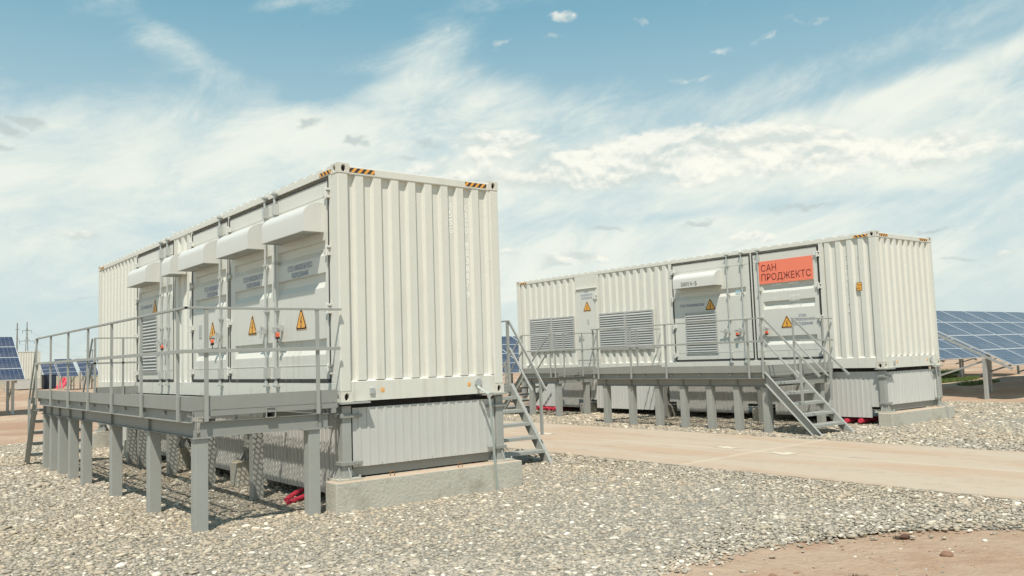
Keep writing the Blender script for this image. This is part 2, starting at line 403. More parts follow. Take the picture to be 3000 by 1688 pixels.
def soil(x, y):
    if abs(x) > 60 or abs(y) > 130: return -1.30
    n = .03*math.sin(x*1.7+y*.6)*math.sin(y*1.3-x*.4)
    out = 1 if (x > 20 or y > 15.5) else 0
    wdg = 0
    if x > -3.6 and x < 5.2 and y < -4.3:
        wdg = .020+.006*math.sin(x*7.3+y*2.1)*math.sin(y*6.1-x*1.7)+.005*math.sin(x*17+1.3*math.sin(y*9))*math.sin(y*15+x*4)+.004*random.uniform(-1, 1)+.012*math.sin(x*1.3+.6)*math.sin(y*2.2)
    return gz(x, y)-.03+wdg+hump(x, y)+n*out
g = MB(); g.grid([[(x, y, soil(x, y)) for y in gy] for x in gx], 0, True)
tag(g.build('ground', m_soil, smooth=True), 'flat reddish brown soil reaching to the horizon', kind='structure')
# gravel bed outline and the soil wedge in the near right corner
WEDGE = [(-3.4, -9.9), (-2.5, -7.5), (-1.1, -5.5), (.20, -4.66), (1.25, -4.60), (2.24, -4.78), (3.06, -5.06), (3.55, -5.42), (4.05, -6.05), (4.6, -7.6), (5.05, -9.9)]
def wav(p, n, amp, sd):
    r = random.Random(sd); out = []
    for (a, b), (c, d) in zip(p[:-1], p[1:]):
        k = max(1, int(math.hypot(c-a, d-b)/n))
        for i in range(k): t = i/k; out.append((a+(c-a)*t+r.uniform(-amp, amp), b+(d-b)*t+r.uniform(-amp, amp)))
    out.append(p[-1]); return out
wd = wav(WEDGE, .12, .035, 3)
OUT = wav([(5.45, -9.9), (5.4, -1.), (5.42, 3.), (5.5, 15.2)], .15, .05, 5)
LEFT = wd[:1] and (wd + OUT[0:])
def clean(poly): return poly
gb = MB()
def sheet(poly, dz):
    import mathutils.geometry as mg
    tri = mg.tessellate_polygon([[Vector((x, y, 0)) for x, y in poly]])
    return [(x, y, gz(x, y)+dz) for x, y in poly], [tuple(t) for t in tri]
far = wav([(5.5, 15.2), (-15, 15.2)], .4, .12, 8)
polyA = wd+[(5.3, -9.9)][:0]+[(5.3, -9.9)]+wav([(5.3, -9.9), (5.36, -3), (5.33, 2.), (5.38, 15.)], .3, .03, 5)[1:]+far[1:]+[(-15, -9.9)]
polyB = wav([(9.28, -9.9), (9.3, -2), (9.34, 15.)], .3, .03, 6)+wav([(9.34, 15.2), (20.1, 15.)], .4, .1, 9)[1:]+wav([(20.1, 15.), (19.8, 3), (19.7, -.5), (20.0, -9.9)], .3, .08, 10)[1:]
def rects(poly, dz): v, f = sheet(poly, dz); gb.add(v, f, 0)
rects([(px-.03, py+.09) for px, py in wd]+polyA[len(wd):], -.007); rects(polyB, -.006)
# stones
def inpoly(px, py, poly):
    inside = np.zeros(len(px), bool); n = len(poly)
    for i in range(n):
        x1, y1 = poly[i]; x2, y2 = poly[(i+1) % n]
        c = ((y1 > py) != (y2 > py)); xx = (x2-x1)*(py-y1)/(y2-y1+1e-12)+x1
        inside ^= (c & (px < xx))
    return inside
def ico(sub):
    import bmesh
    bm = bmesh.new(); bmesh.ops.create_icosphere(bm, subdivisions=sub, radius=1.)
    v = np.array([q.co[:] for q in bm.verts]); f = np.array([[a.index for a in q.verts] for q in bm.faces]); bm.free(); return v, f
def camd(x, y): return np.hypot(x-CAM.x, y-CAM.y)
rt, up, fw = np.array(rt_), np.array(up_), np.array(f_)
def stones(d0, d1, cell, lod, mean):
    xs = np.arange(-14, 20.2, cell); ys = np.arange(-9.8, 15.4, cell)
    Xg, Yg = np.meshgrid(xs, ys); x = Xg.ravel()+rng.uniform(-.5, .5, Xg.size)*cell; y = Yg.ravel()+rng.uniform(-.5, .5, Xg.size)*cell
    d = camd(x, y); k = (d >= d0) & (d < d1); x, y = x[k], y[k]
    D = np.stack([x-CAM.x, y-CAM.y, np.full_like(x, -1.25-CAM.z)], 1); zf = D@fw; u = D@rt/np.maximum(zf, .1)*FPX
    vv = -(D@up)/np.maximum(zf, .1)*FPX
    k = (zf > 1) & (np.abs(u) < 1500+700) & (vv < 1500); x, y = x[k], y[k]
    k = inpoly(x, y, polyA) | inpoly(x, y, polyB)
    W_ = np.array(wd); dw = np.full(len(x), 9.)
    near = (x > -4) & (x < 6) & (y < -3.8)
    dw[near] = np.sqrt(((x[near][:, None]-W_[None, :, 0])**2+(y[near][:, None]-W_[None, :, 1])**2).min(1))
    k &= ~((dw < .10) & (rng.random(len(x)) < .45)); k &= ~((dw < .045) & (rng.random(len(x)) < .5))
    k |= inpoly(x, y, wd+[(5.3, -9.95)]) & (rng.random(len(x)) < .42*np.exp(-dw/.07)+.012*np.exp(-dw/.5))
    x, y = x[k], y[k]
    for (ax, ay) in ((-.165, -.17), (12.27, -.19)):   # keep stones out of the footings
        for yy in (0, 3.12, 6.12, 9.12, 12.05):
            k = ~((x > ax+.01) & (x < ax+2.76) & (y > ay+yy+.01) & (y < ay+yy+.29)); x, y = x[k], y[k]
    n = len(x); V, F = lod
    zz = np.array([gz(a, b) for a, b in zip(x, y)])
    s_ = mean*np.exp(rng.normal(0, .38, n)); el_ = rng.uniform(.5, .95, n); fl = rng.uniform(.17, .42, n)
    th = rng.uniform(0, 2*np.pi, n); ti = rng.normal(0, .17, n)
    P = V[None]*np.stack([s_, s_*el_, s_*fl], 1)[:, None, :]
    P = P*(1+rng.uniform(-.17, .17, (n, len(V), 1)))
    c, s2 = np.cos(ti)[:, None], np.sin(ti)[:, None]
    px = P[:, :, 0]*c-P[:, :, 2]*s2; pz = P[:, :, 0]*s2+P[:, :, 2]*c; py = P[:, :, 1]
    c, s2 = np.cos(th)[:, None], np.sin(th)[:, None]
    qx = px*c-py*s2+x[:, None]; qy = px*s2+py*c+y[:, None]; qz = pz+zz[:, None]+(rng.uniform(-.004, .007, n)+s_*.12)[:, None]
    VV = np.stack([qx, qy, qz], 2).reshape(-1, 3); FF = (F[None]+np.arange(n)[:, None, None]*len(V)).reshape(-1, F.shape[1])
    tone = np.clip(rng.normal(.52, .17, n)+(rng.random(n) > .92)*.40, 0, 1)
    return VV, FF, np.repeat(tone, len(V))
L0, L1 = ico(1), ico(2)
parts = [stones(2.6, 7.6, .0265, L1, .0175), stones(7.6, 14, .034, L0, .0215), stones(14, 28, .052, L0, .031)]
base_v = np.array(gb.v); base_f = gb.f
vs = np.concatenate([p[0] for p in parts]+[base_v]); off = 0; loops = []
for p in parts: loops.append((p[1]+off).ravel()); off += len(p[0])
loops.append((np.array(base_f)+off).ravel()); loops = np.concatenate(loops).astype(np.int32); nf = len(loops)//3
me = bpy.data.meshes.new('gravel'); me.vertices.add(len(vs)); me.vertices.foreach_set('co', vs.astype(np.float32).ravel())
me.loops.add(len(loops)); me.loops.foreach_set('vertex_index', loops); me.polygons.add(nf)
me.polygons.foreach_set('loop_start', np.arange(0, nf*3, 3, dtype=np.int32)); me.polygons.foreach_set('loop_total', np.full(nf, 3, np.int32))
me.materials.append(m_stone); me.materials.append(m_grav)
mi = np.zeros(nf, np.int32); mi[nf-len(base_f):] = 1; me.polygons.foreach_set('material_index', mi)
sm = np.ones(nf, bool); sm[nf-len(base_f):] = False; me.polygons.foreach_set('use_smooth', sm)
me.update(calc_edges=True)
at = me.attributes.new('tone', 'FLOAT', 'POINT'); at.data.foreach_set('value', np.concatenate([p[2] for p in parts]+[np.full(len(base_v), .5)]).astype(np.float32))
go = bpy.data.objects.new('gravel', me); S.collection.objects.link(go)
tag(go, 'grey and beige river stones spread around both containers', 'gravel', kind='stuff')
print('STONES faces', nf)
# road: two rows of slabs
rd = MB(); zr = lambda x, y: gz(x, y)+.012
ys_ = [-30, -20, -12, -8, -4, -.5, 3.5, 8, 12, 20, 40, 60]
rd.grid([[(x, y, zr(x, y)) for y in ys_] for x in (5.36, 6.3, 7.32, 8.3, 9.32)], 0, True)
rd.grid([[(x, y, z+zr(x, y)) for y in ys_] for x, z in ((5.36, 0), (5.355, -.12))], 0)
tag(rd.build('road', m_road), 'dusty concrete slab road running between the two containers', kind='structure')
def splat(x, y, rx, ry, name, m__, label, sd, h=.004):
    r = random.Random(sd); p = []
    for i in range(28):
        t = 2*math.pi*i/28; k = r.uniform(.45, 1.15); p.append((x+math.cos(t)*rx*k, y+math.sin(t)*ry*k))
    b = MB(); b.add([(a, c, zr(a, c)+h) for a, c in p]+[(x, y, zr(x, y)+h+.004)], [(i, (i+1) % 28, 28) for i in range(28)])
    return tag(b.build(name, m__, org=(x, y, zr(x, y))), label, 'patch')
splat(7.47, .25, .16, .30, 'lime_patch', m_patch, 'pale lime spill on the road left of the slab joint', 1)
splat(7.30, -1.02, .15, .30, 'lime_patch', m_patch, 'pale lime spill on the road right of the slab joint', 2)
splat(7.5, 5.2, .16, .45, 'lime_patch', m_patch, 'pale lime spill on the road beside the near metal stair', 3)
# ------------------------------------------------------------------ containers
LEN, WID, HGT = 12.192, 2.438, 2.896
def holed(mb, o, U, V, w, h, a, b, N, mi=0, mdark=1, n=20):
    """rectangle w x h (origin o, axes U,V) with an oval hole a x b and a dark inside"""
    o, U, V, N = Vector(o), Vector(U), Vector(V), Vector(N); c = o+U*w/2+V*h/2
    outer, inner, deep = [], [], []
    for i in range(n):
        t = 2*math.pi*(i+.5)/n; ct, st = math.cos(t), math.sin(t); k = min(w/2/max(abs(ct), 1e-6), h/2/max(abs(st), 1e-6))
        outer.append(c+U*ct*k+V*st*k)
        inner.append(c+U*a/2*ct+V*b/2*math.copysign(abs(st)**.8, st)); deep.append(inner[-1]-N*.035)
    mb.add(outer+inner+deep, [(i, (i+1) % n, n+(i+1) % n, n+i) for i in range(n)]+[(n+i, n+(i+1) % n, 2*n+(i+1) % n, 2*n+i) for i in range(n)], mi)
    for sx, sy in ((-1, -1), (1, -1), (1, 1), (-1, 1)):
        pass
    mb.add(deep, [tuple(range(n))], mdark)
    # corner fillers between the ray-cast outline and the rectangle corners
    cs = [c+U*w/2*sx+V*h/2*sy for sx, sy in ((1, 1), (-1, 1), (-1, -1), (1, -1))]
    for q in cs:
        dd = sorted(range(n), key=lambda i: (outer[i]-q).length)[:2]
        mb.add([q, outer[dd[0]], outer[dd[1]]], [(0, 1, 2)], mi)
def castings(ox, r):
    for sx in (0, 1):
        for sy in (0, 1):
            for sz in (0, 1):
                b = MB(); x0 = ox-.004 if sx == 0 else ox+WID-.158; x1 = x0+.162
                y0 = OY-.004 if sy == 0 else OY+LEN-.174; y1 = y0+.178; z0 = -.004 if sz == 0 else HGT-.118; z1 = z0+.122
                # faces: -x, +x, -y, +y with holes, top and bottom plain
                holed(b, (x0, y1, z0), (0, -1, 0), (0, 0, 1), .178, .122, .07, .085, (-1, 0, 0))
                holed(b, (x1, y0, z0), (0, 1, 0), (0, 0, 1), .178, .122, .07, .085, (1, 0, 0))
                holed(b, (x0, y0, z0), (1, 0, 0), (0, 0, 1), .162, .122, .06, .09, (0, -1, 0))
                holed(b, (x1, y1, z0), (-1, 0, 0), (0, 0, 1), .162, .122, .06, .09, (0, 1, 0))
                holed(b, (x0, y0, z1), (1, 0, 0), (0, 1, 0), .162, .178, .07, .11, (0, 0, 1))
                b.add([(x0, y0, z0), (x1, y0, z0), (x1, y1, z0), (x0, y1, z0)], [(0, 1, 2, 3)])
                b.norec = True
                b.build('corner_casting', [m_cast, m_dark], r)
def shell(ox, r, segs, mp):
    """segs: corrugated stretches (y0,y1) and flat ones on the -x side"""
    x0, x1, y0, y1 = ox, ox+WID, OY, OY+LEN
    castings(ox, r)
    for sx in (0, 1):                                  # corner posts
        for sy in (0, 1):
            b = MB(); xa = x0 if sx == 0 else x1-.14; ya = y0 if sy == 0 else y1-.165
            b.box(xa, xa+.14, ya, ya+.165, .118, HGT-.118); b.build('corner_post', mp, r, bevel=.012)
    for sy in (0, 1):                                  # end walls
        b = MB(); yy = y0 if sy == 0 else y1; sg = 1 if sy == 0 else -1
        pr = corrp(x0+.14, x1-.14, .2512, .044, (.34, .12, .42, .12), x0+.133)
        b.grid([[(s_, yy+sg*(.012+d), z) for z in (.25, 2.775)] for s_, d in pr], 0, sy == 0); b.build('end_wall', mp, r)
        b = MB(); b.box(x0+.14, x1-.14, yy+sg*.004, yy+sg*.09, 2.768, 2.872); b.build('header_rail', mp, r, bevel=.01)
        b = MB(); b.prism([(x0+.142, yy+sg*.003, .0), (x0+.142, yy+sg*.003, .235), (x0+.142, yy+sg*.075, .262), (x0+.142, yy+sg*.09, .262), (x0+.142, yy+sg*.09, 0)], (WID-.284, 0, 0)); b.build('sill_rail', mp, r)
        for k, (a, c) in enumerate(((.155, .513), (1.894, 2.25))):
            b = MB(); b.box(x0+a, x0+c, yy+sg*.0015, yy+sg*.006, 2.796, 2.852) if sy == 0 else b.box(x0+a, x0+c, yy-.0015, yy-.006, 2.796, 2.852)
            b.build('hazard_tape', m_hzx, r)
    for sx in (0, 1):                                  # side rails
        xx = x0 if sx == 0 else x1; sg = 1 if sx == 0 else -1
        b = MB(); b.box(xx+sg*.004, xx+sg*.07, y0+.165, y1-.165, 2.79, 2.868); b.build('top_side_rail', mp, r, bevel=.006)
        b = MB(); b.prism([(xx+sg*.004, y0+.165, .012), (xx+sg*.004, y0+.165, .225), (xx+sg*.035, y0+.165, .245), (xx+sg*.07, y0+.165, .245), (xx+sg*.07, y0+.165, .012)], (0, LEN-.33, 0)); b.build('bottom_side_rail', mp, r)
        for a, c in ((.18, .50), (LEN-.50, LEN-.18)):
            b = MB(); b.box(xx+sg*.001, xx+sg*.006, y0+a, y0+c, 2.800, 2.850); b.build('hazard_tape', m_hzy, r)
    b = MB()                                           # plain corrugated far side
    pr = corr(y0+.165, y1-.165, .28, .04); b.grid([[(x1-.012-d, s_, z) for z in (.24, 2.795)] for s_, d in pr]); b.build('side_wall', mp, r)
    for a, c in segs:
        b = MB(); pr = corr(a, c, .28, .042, (.26, .17, .40, .17)); b.grid([[(x0+.014+d, s_, z) for z in (.24, 2.795)] for s_, d in pr], 0, True)
        b.build('side_wall', mp, r)
    b = MB(); pr = corr(y0+.05, y1-.05, .28, .024, (.22, .14, .5, .14))
    b.grid([[q for q in ((x0+.006, s_, 2.862), (x0+.006, s_, 2.892-d*.75), (x1-.006, s_, 2.892-d*.75), (x1-.006, s_, 2.862))] for s_, d in pr]); b.build('roof', mp, r)
    b = MB(); b.box(x0+.06, x1-.06, y0+.06, y1-.06, .02, .10); b.build('floor', m_dark, r)
def hinge(b, x, y, z, s_=1):
    b.box(x-.028, x+.01, y-.03*s_, y+.085*s_, z-.045, z+.012); b.box(x-.034, x+.004, y-.055*s_, y+.03*s_, z+.018, z+.045); b.box(x-.034, x+.004, y-.055*s_, y+.03*s_, z-.075, z-.05)
    b.cyl((x-.03, y, z-.085), (x-.03, y, z+.06), .013, 8)
GROO = [(1.805, 1.995), (1.405, 1.595), (.575, .775)]
def door(ox, r, ya, yb, hinge_near, grooves=GROO, gy=None, line=True, label=None):
    """door leaf in the -x side: leaf, seal, hinges as a part with sub-parts"""
    x = ox+.012; z0, z1 = .272, 2.735; yl, yh = ya+.02, yb-.02
    g0, g1 = gy if gy else (yl+.09, yh-.09)
    ys = [yl, g0, g0+.035, g1-.035, g1, yh]; rows = [(z0, 0)]
    for a, c in sorted(grooves): rows += [(a, 0), (a+.080, 1), (c-.012, 1), (c, 0)]
    rows.append((z1, 0)); rows.sort()
    b = MB(); b.grid([[(x+(.044 if (d and 2 <= i <= 3) else 0), y, z) for z, d in rows] for i, y in enumerate(ys)], 0, True)
    b.grid([[(xx, y, z0) for xx in (x, x+.05)] for y in ys]); b.grid([[(xx, y, z1) for xx in (x, x+.05)] for y in ys])
    for y in (yl, yh): b.grid([[(xx, y, z) for xx in (x, x+.05)] for z in (z0, z1)])
    if line:
        for z in (2.545, .446): b.box(x-.004, x+.002, yl+.02, yh-.02, z-.004, z+.003)
    d = b.build('door', m_door, r)
    if label: d['label'] = label
    s_ = MB(); t = .03
    s_.box(x-.008, x+.03, ya-.012, ya+t-.012, .25, 2.757); s_.box(x-.008, x+.03, yb-t+.012, yb+.012, .25, 2.757)
    s_.box(x-.008, x+.03, ya+t-.012, yb-t+.012, 2.730, 2.757); s_.box(x-.012, x+.03, ya+t-.012, yb-t+.012, .232, .276)
    s_.build('rubber_seal', m_seal, d)
    yh_ = ya+.0 if hinge_near else yb
    for z in (2.575, 1.86, 1.145, .405):
        h = MB(); hinge(h, x-.012, yh_, z, 1 if hinge_near else -1); h.build('hinge', m_hood, d, bevel=.004)
    return d
def lockbar(ox, r, y, handle=0):
    x = ox-.035; b = MB()
    b.cyl((x, y, .22), (x, y, 2.80), .0165, 12)
    for z in (1.22, 1.86): b.box(x-.022, x+.045, y-.035, y+.035, z-.016, z+.016)
    for z in (.36, 2.60): b.box(x-.026, x+.045, y-.032, y+.032, z-.075, z+.075)
    for z, s_ in ((.215, -1), (2.79, 1)):
        b.cyl((x, y, z-.03), (x, y, z+.03), .026, 10); b.box(x-.03, x+.04, y-.045, y+.045, z-.012+.03*s_, z+.014+.03*s_)
        b.cyl((x-.018, y-.035, z+.03*s_), (x-.018, y+.035, z+.03*s_), .016, 8)
    q = b.build('lock_bar', m_gal, r, smooth=False)
    if handle:
        h = MB(); z = .95
        h.bar((x-.01, y, z-.02), (x-.035, y+.27*handle, z+.0), .012, .032); h.box(x-.03, x+.04, y+.13*handle-.02, y+.13*handle+.02, z-.03, z+.05)
        h.box(x-.045, x-.01, y-.03, y+.03, z-.05, z+.03); h.cyl((x-.03, y+.10*handle, z-.06), (x-.03, y+.10*handle, z+.075), .009, 8); h.bar((x-.02, y+.16*handle, z-.02), (x-.02, y+.13*handle, z-.1), .02, .016)
        h.build('handle', m_gal, q)
    return q
def hood(ox, r, ya, yb, z0=2.103, hh=.365, dep=.262):
    prof = [(0, z0)]
    prof = [(.012, z0), (-dep, z0)]
    for i in range(11):
        t = math.pi/2*i/10; prof.append((-dep+dep*.93*(1-math.cos(t)), z0+hh-.165+.165*math.sin(t)))
    prof.append((.012, z0+hh)); b = MB()
    P = [(ox+x, z) for x, z in prof]
    b.grid([[(x, y, z) for x, z in P[1:]] for y in (ya, yb)])
    for y in (ya, yb):
        n = len(P); b.add([(x, y, z) for x, z in P], [tuple(range(n))])
    h = b.build('rain_hood', m_hood, r)
    for p in h.data.polygons: p.use_smooth = len(p.vertices) == 4
    b = MB(); b.box(ox-dep+.004, ox+.008, ya+.006, yb-.006, z0-.002, z0+.012); b.box(ox-dep-.004, ox-dep+.016, ya-.004, yb+.004, z0-.009, z0-.001)
    b.box(ox-dep+.016, ox+.01, ya-.004, ya+.016, z0-.009, z0-.001); b.box(ox-dep+.016, ox+.01, yb-.016, yb+.004, z0-.009, z0-.001)
    b.box(ox-dep+.07, ox-.05, ya+.25, yb-.25, z0-.006, z0-.003)
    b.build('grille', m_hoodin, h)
    return h
def louvre(ox, r, ya, yb, z0, z1, n, x=-.004, label=None):
    b = MB(); X0 = ox+x; b.box(X0-.006, X0+.02, ya, ya+.035, z0, z1); b.box(X0-.006, X0+.02, yb-.035, yb, z0, z1)
    b.box(X0-.006, X0+.02, ya+.035, yb-.035, z1-.035, z1); b.box(X0-.006, X0+.02, ya+.035, yb-.035, z0, z0+.035)
    f = b.build('vent_frame', m_vent, r)
    if label: f['label'] = label
    b = MB(); zz = z0+.04; st = (z1-z0-.08)/n
    for i in range(n):
        z = zz+i*st; b.prism([(X0-.016, ya+.036, z), (X0-.016, ya+.036, z+.010), (X0+.014, ya+.036, z+st*.86), (X0+.018, ya+.036, z+st*.80)], (0, yb-ya-.072, 0))
    b.build('louvre', m_vent, f)
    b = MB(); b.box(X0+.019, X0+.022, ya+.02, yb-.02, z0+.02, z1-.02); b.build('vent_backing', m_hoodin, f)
    return f
def warning(ox, r, yc, z0, s_=.30, x=0.):
    def tri(k): 
        c = z0+s_*.29; out = []
        for ang in (90, 210, 330):
            cx, cy = math.cos(R_(ang))*(s_*.56*k-.02), math.sin(R_(ang))*(s_*.56*k-.02)
            for a2 in (-50, 0, 50): out.append((yc-(cx+.02*math.cos(R_(ang+a2))), c+cy+.02*math.sin(R_(ang+a2))))
        return out
    X0 = ox-.004+x
    b = MB()
    for k, dx_, mi_ in ((1.10, 0., 2), (1.0, .0015, 1), (.78, .003, 0)):
        p = tri(k); b.add([(X0-dx_, y, z) for y, z in p], [tuple(range(len(p)))], mi_)
    c = z0+s_*.27
    bolt = [(.012, .105), (-.030, -.002), (-.002, .006), (-.012, -.058), (-.026, -.054), (-.004, -.098), (.016, -.050), (.003, -.054), (.026, .028), (-.002, .018), (.026, .10)]
    b.add([(X0-.0045, yc-u*s_*3.1*.9, c+v*s_*3.1*.9) for u, v in bolt], [tuple(range(len(bolt)))], 1)
    b.norec = True
    return b.build('warning_triangle', [m_orange, m_black, m_pale], r)
OY = 0.
# ---------------- container A (near)
A = root('power_container', (1.219, 6.1, -.004), 'large cream container in the foreground with five rain hoods and a ribbed end wall', 'shipping container')
shell(0., A, [(8.98, 12.03), (5.52, 6.46)], m_paint)
for a, c in ((.165, .262), (3.695, 3.75), (5.47, 5.53), (6.45, 6.50), (8.90, 8.985)): MB().box(.008, .05, a, c, .24, 2.795).build('door_frame', m_paint, A)
for a, c in ((.2, 5.5), (6.5, 8.95)): MB().box(.060, .068, a, c, .24, 2.79).build('inner_panel', m_paint, A)
d1 = door(0., A, .272, 1.955, True); d2 = door(0., A, 1.955, 3.690, False, gy=(2.06, 3.49)); d3 = door(0., A, 3.757, 5.465, False, gy=(3.86, 5.3))
d5 = door(0., A, 6.508, 8.90, False, grooves=GROO[:1], gy=(6.60, 8.8))
lockbar(0., A, 1.835, -1); lockbar(0., A, 2.18, 1); lockbar(0., A, 4.01, 1); lockbar(0., A, 6.75, 1); lockbar(0., A, 7.16, 1)
for a, c in ((.42, 1.73), (2.24, 3.50), (4.08, 5.36), (5.81, 6.32), (7.33, 8.62)): hood(0., A, a, c)
def otsek(r, ya, yb, zt, lines, hh, mm, x, label='blue lettering'):
    for (t, a, c, z) in lines:
        b = MB(); text(b, t, a, z, ('x', x), hh, a-c, bold=.004); b.build('lettering', mm, r)
for a in (1.52, 3.13, 4.86):
    b = MB(); text(b, 'ОТСЕК НИЗКОВОЛЬТНОГО', a, 1.70, ('x', .008), .072, .76, bold=.003); text(b, 'ОБОРУДОВАНИЯ', a-.13, 1.608+.0, ('x', .008), .066, .50, bold=.003)
    b.norec = True; b.build('lettering', m_blue, A)
b = MB(); text(b, 'ОТСЕК ТРАНСФОРМАТОРОВ', 8.66, 1.655, ('x', .008), .062, .78, bold=.003); b.norec = True; b.build('lettering', m_blue, A)
for yc, z in ((1.105, .925), (2.78, .925), (4.47, .925), (7.68, 1.52)): warning(.012, A, yc, z, .31)
louvre(0., A, 7.48, 8.55, .41, 1.475, 16)
b = MB(); b.box(.004, .010, 5.0, 5.13, .955, 1.17); b.build('data_plate', m_box, A)
b = MB()
for i, ch in enumerate('45SG'): text(b, ch, 1.648, 2.56-.108*(i+1)+.018, ('y', .0542), .088, .050, bold=.006)
for i, ch in enumerate('CICU 803887'):
    if ch != ' ': text(b, ch, 1.905+(.016 if ch == 'I' else 0), 2.55-.103*(i+1)+.016-(.0), ('y', .0542), .086, (.012 if ch == 'I' else .050), bold=.006)
text(b, '9', 1.90, 1.285, ('y', .0542), .086, .052, bold=.006)
b.box(1.893, 1.897, .0540, .0550, 1.27, 1.39); b.box(1.958, 1.962, .0540, .0550, 1.27, 1.39); b.box(1.897, 1.958, .0540, .0550, 1.386, 1.39); b.box(1.897, 1.958, .0540, .0550, 1.27, 1.274)
b.norec = True; b.build('container_number', m_white, A)
def disc(ox, yy, xc, zc, name='round_label'):
    b = MB(); b.cyl((ox+xc, yy-.0, zc), (ox+xc, yy-.002, zc), .032, 20, 0); b.cyl((ox+xc, yy-.002, zc), (ox+xc, yy-.003, zc), .022, 16, 1)
    return b
def endbits(ox, r):
    yy = OY+.003; b = MB(); b.box(ox+.385, ox+.455, yy-.02, yy+.002, .075, .155); b.build('junction_box', m_box, r, bevel=.006)
    for xc, zc in ((.566, .119), (1.869, .131)):
        b = MB(); b.cyl((ox+xc, yy, zc), (ox+xc, yy-.002, zc), .030, 20, 0); b.cyl((ox+xc, yy-.002, zc), (ox+xc, yy-.0035, zc), .020, 16, 1)
        b.box(ox+xc-.003, ox+xc+.003, yy-.0045, yy-.0036, zc-.013, zc+.014, 0); b.box(ox+xc-.011, ox+xc+.011, yy-.0045, yy-.0036, zc-.004, zc, 0)
        b.build('round_label', [m_orange, m_pale], r)
    b = MB(); b.prism([(ox+2.01+.055*math.cos(t)*1.0, yy, .15+.062*math.sin(t)) for t in [2*math.pi*i/8+.39 for i in range(8)]], (0, -.022, 0)); b.build('grounding_plate', m_box, r, bevel=.004)
endbits(0., A)
OYB = -.02; OY = OYB
# ---------------- container B (right)
XB = 12.411
B = root('power_container', (XB+1.219, 6.08, -.004), 'cream white shipping container on the right with a coral red banner and louvred side vents', 'shipping container')
shell(XB, B, [(.17, 1.235), (5.74, 8.40), (9.40, 12.0)], m_paint)
for a, c in ((1.235, 1.335), (3.13, 3.165), (5.64, 5.745)): MB().box(XB+.008, XB+.05, a, c, .24, 2.795).build('door_frame', m_paint, B)
MB().box(XB+.060, XB+.068, 1.2, 5.75, .24, 2.79).build('inner_panel', m_paint, B)
MB().box(XB+.006, XB+.05, 8.395, 9.405, .24, 2.795).build('door_frame', m_paint, B)
e1 = door(XB, B, 1.365, 3.11, True, gy=(1.49, 2.86)); e2 = door(XB, B, 3.185, 5.62, False, grooves=GROO[:1], gy=(3.33, 5.5))
lockbar(XB, B, 3.83, 1); lockbar(XB, B, 3.40, 1); lockbar(XB, B, 2.92, -1)
hood(XB, B, 4.04, 5.38)
louvre(XB, B, 4.23, 5.24, .425, 1.47, 16)
for a, c, z0, z1 in ((10.52, 11.55, .63, 1.66), (9.48, 10.50, .64, 1.65), (7.38, 8.41, .60, 1.65), (6.33, 7.36, .59, 1.645)): louvre(XB, B, a, c, z0, z1, 15, x=-.012)
b = MB(); b.box(XB-.004, XB+.012, 8.52, 9.30, .34, 2.40); pd = b.build('personnel_door', m_door, B, bevel=.004)
b = MB(); b.box(XB-.035, XB+.006, 8.47, 9.35, 2.41, 2.43); b.box(XB-.014, XB+.005, 9.305, 9.335, .34, 2.41); b.box(XB-.014, XB+.005, 8.485, 8.515, .34, 2.41); b.build('drip_frame', m_paint, pd)
b = MB(); hinge(b, XB-.01, 8.52, 2.16, 1); b.build('hinge', m_hood, pd)
b = MB(); b.box(XB-.05, XB-.004, 9.17, 9.25, .99, 1.06); b.bar((XB-.045, 9.22, 1.04), (XB-.045, 9.02, 1.04), .014, .022); b.build('handle', m_gal, pd)
b = MB(); b.box(XB-.007, XB-.004, 8.84, 8.90, 1.36, 1.52); b.build('data_plate', m_box, pd)
b = MB(); text(b, 'ОТСЕК', 9.00, 2.29, ('x', XB-.007), .05, .18, bold=.003); text(b, 'НИЗКОВОЛЬТНОГО', 9.16, 2.20, ('x', XB-.007), .055, .50, bold=.003); text(b, 'ОБОРУДОВАНИЯ', 9.12, 2.11, ('x', XB-.007), .055, .44, bold=.003)
b.norec = True; b.build('lettering', m_blue, pd)
warning(XB-.006, B, 8.89, 1.77, .30)
b = MB(); text(b, 'ОТСЕК ТРАНСФОРМАТОРОВ', 5.40, 1.625, ('x', XB+.008), .065, .79, bold=.003); b.norec = True; b.build('lettering', m_navy, B)
warning(XB+.012, B, 4.42, 1.515, .30); warning(XB+.012, B, 2.244, .965, .30)
b = MB(); text(b, 'ОТСЕК', 1.93, 1.185, ('x', XB+.008), .06, .19, bold=.003); text(b, 'НИЗКОВОЛЬТНОГО', 2.10, 1.10, ('x', XB+.008), .058, .57, bold=.003); text(b, 'ОБОРУДОВАНИЯ', 2.065, 1.0, ('x', XB+.008), .062, .48, bold=.003)
b.norec = True; b.build('lettering', m_navy, B)
b = MB(); text(b, 'БМИУ', 5.10, 2.135, ('x', XB-.2645), .105, .275, bold=.003); text(b, 'N', 4.80, 2.135, ('x', XB-.2645), .105, .06, bold=.003); b.box(XB-.2648, XB-.2642, 4.685, 4.722, 2.18, 2.194); text(b, '5', 4.665, 2.135, ('x', XB-.2645), .105, .07, bold=.003); b.norec = True; b.build('lettering', m_black, B)
b = MB(); b.box(XB+.006, XB+.009, 3.49, 3.63, 1.86, 1.92); b.build('pale_blue_sticker', mat('pale_blue_film', (.42, .60, .68), .5), B)
sg_ = root('banner_sign', (XB-.008, 2.2, 2.01), 'coral red banner with two lines of dark Cyrillic capitals on the right container door', 'sign')
b = MB(); b.box(XB-.010, XB-.004, 1.492, 2.918, 2.008, 2.545); b.build('sign_board', m_red, sg_)
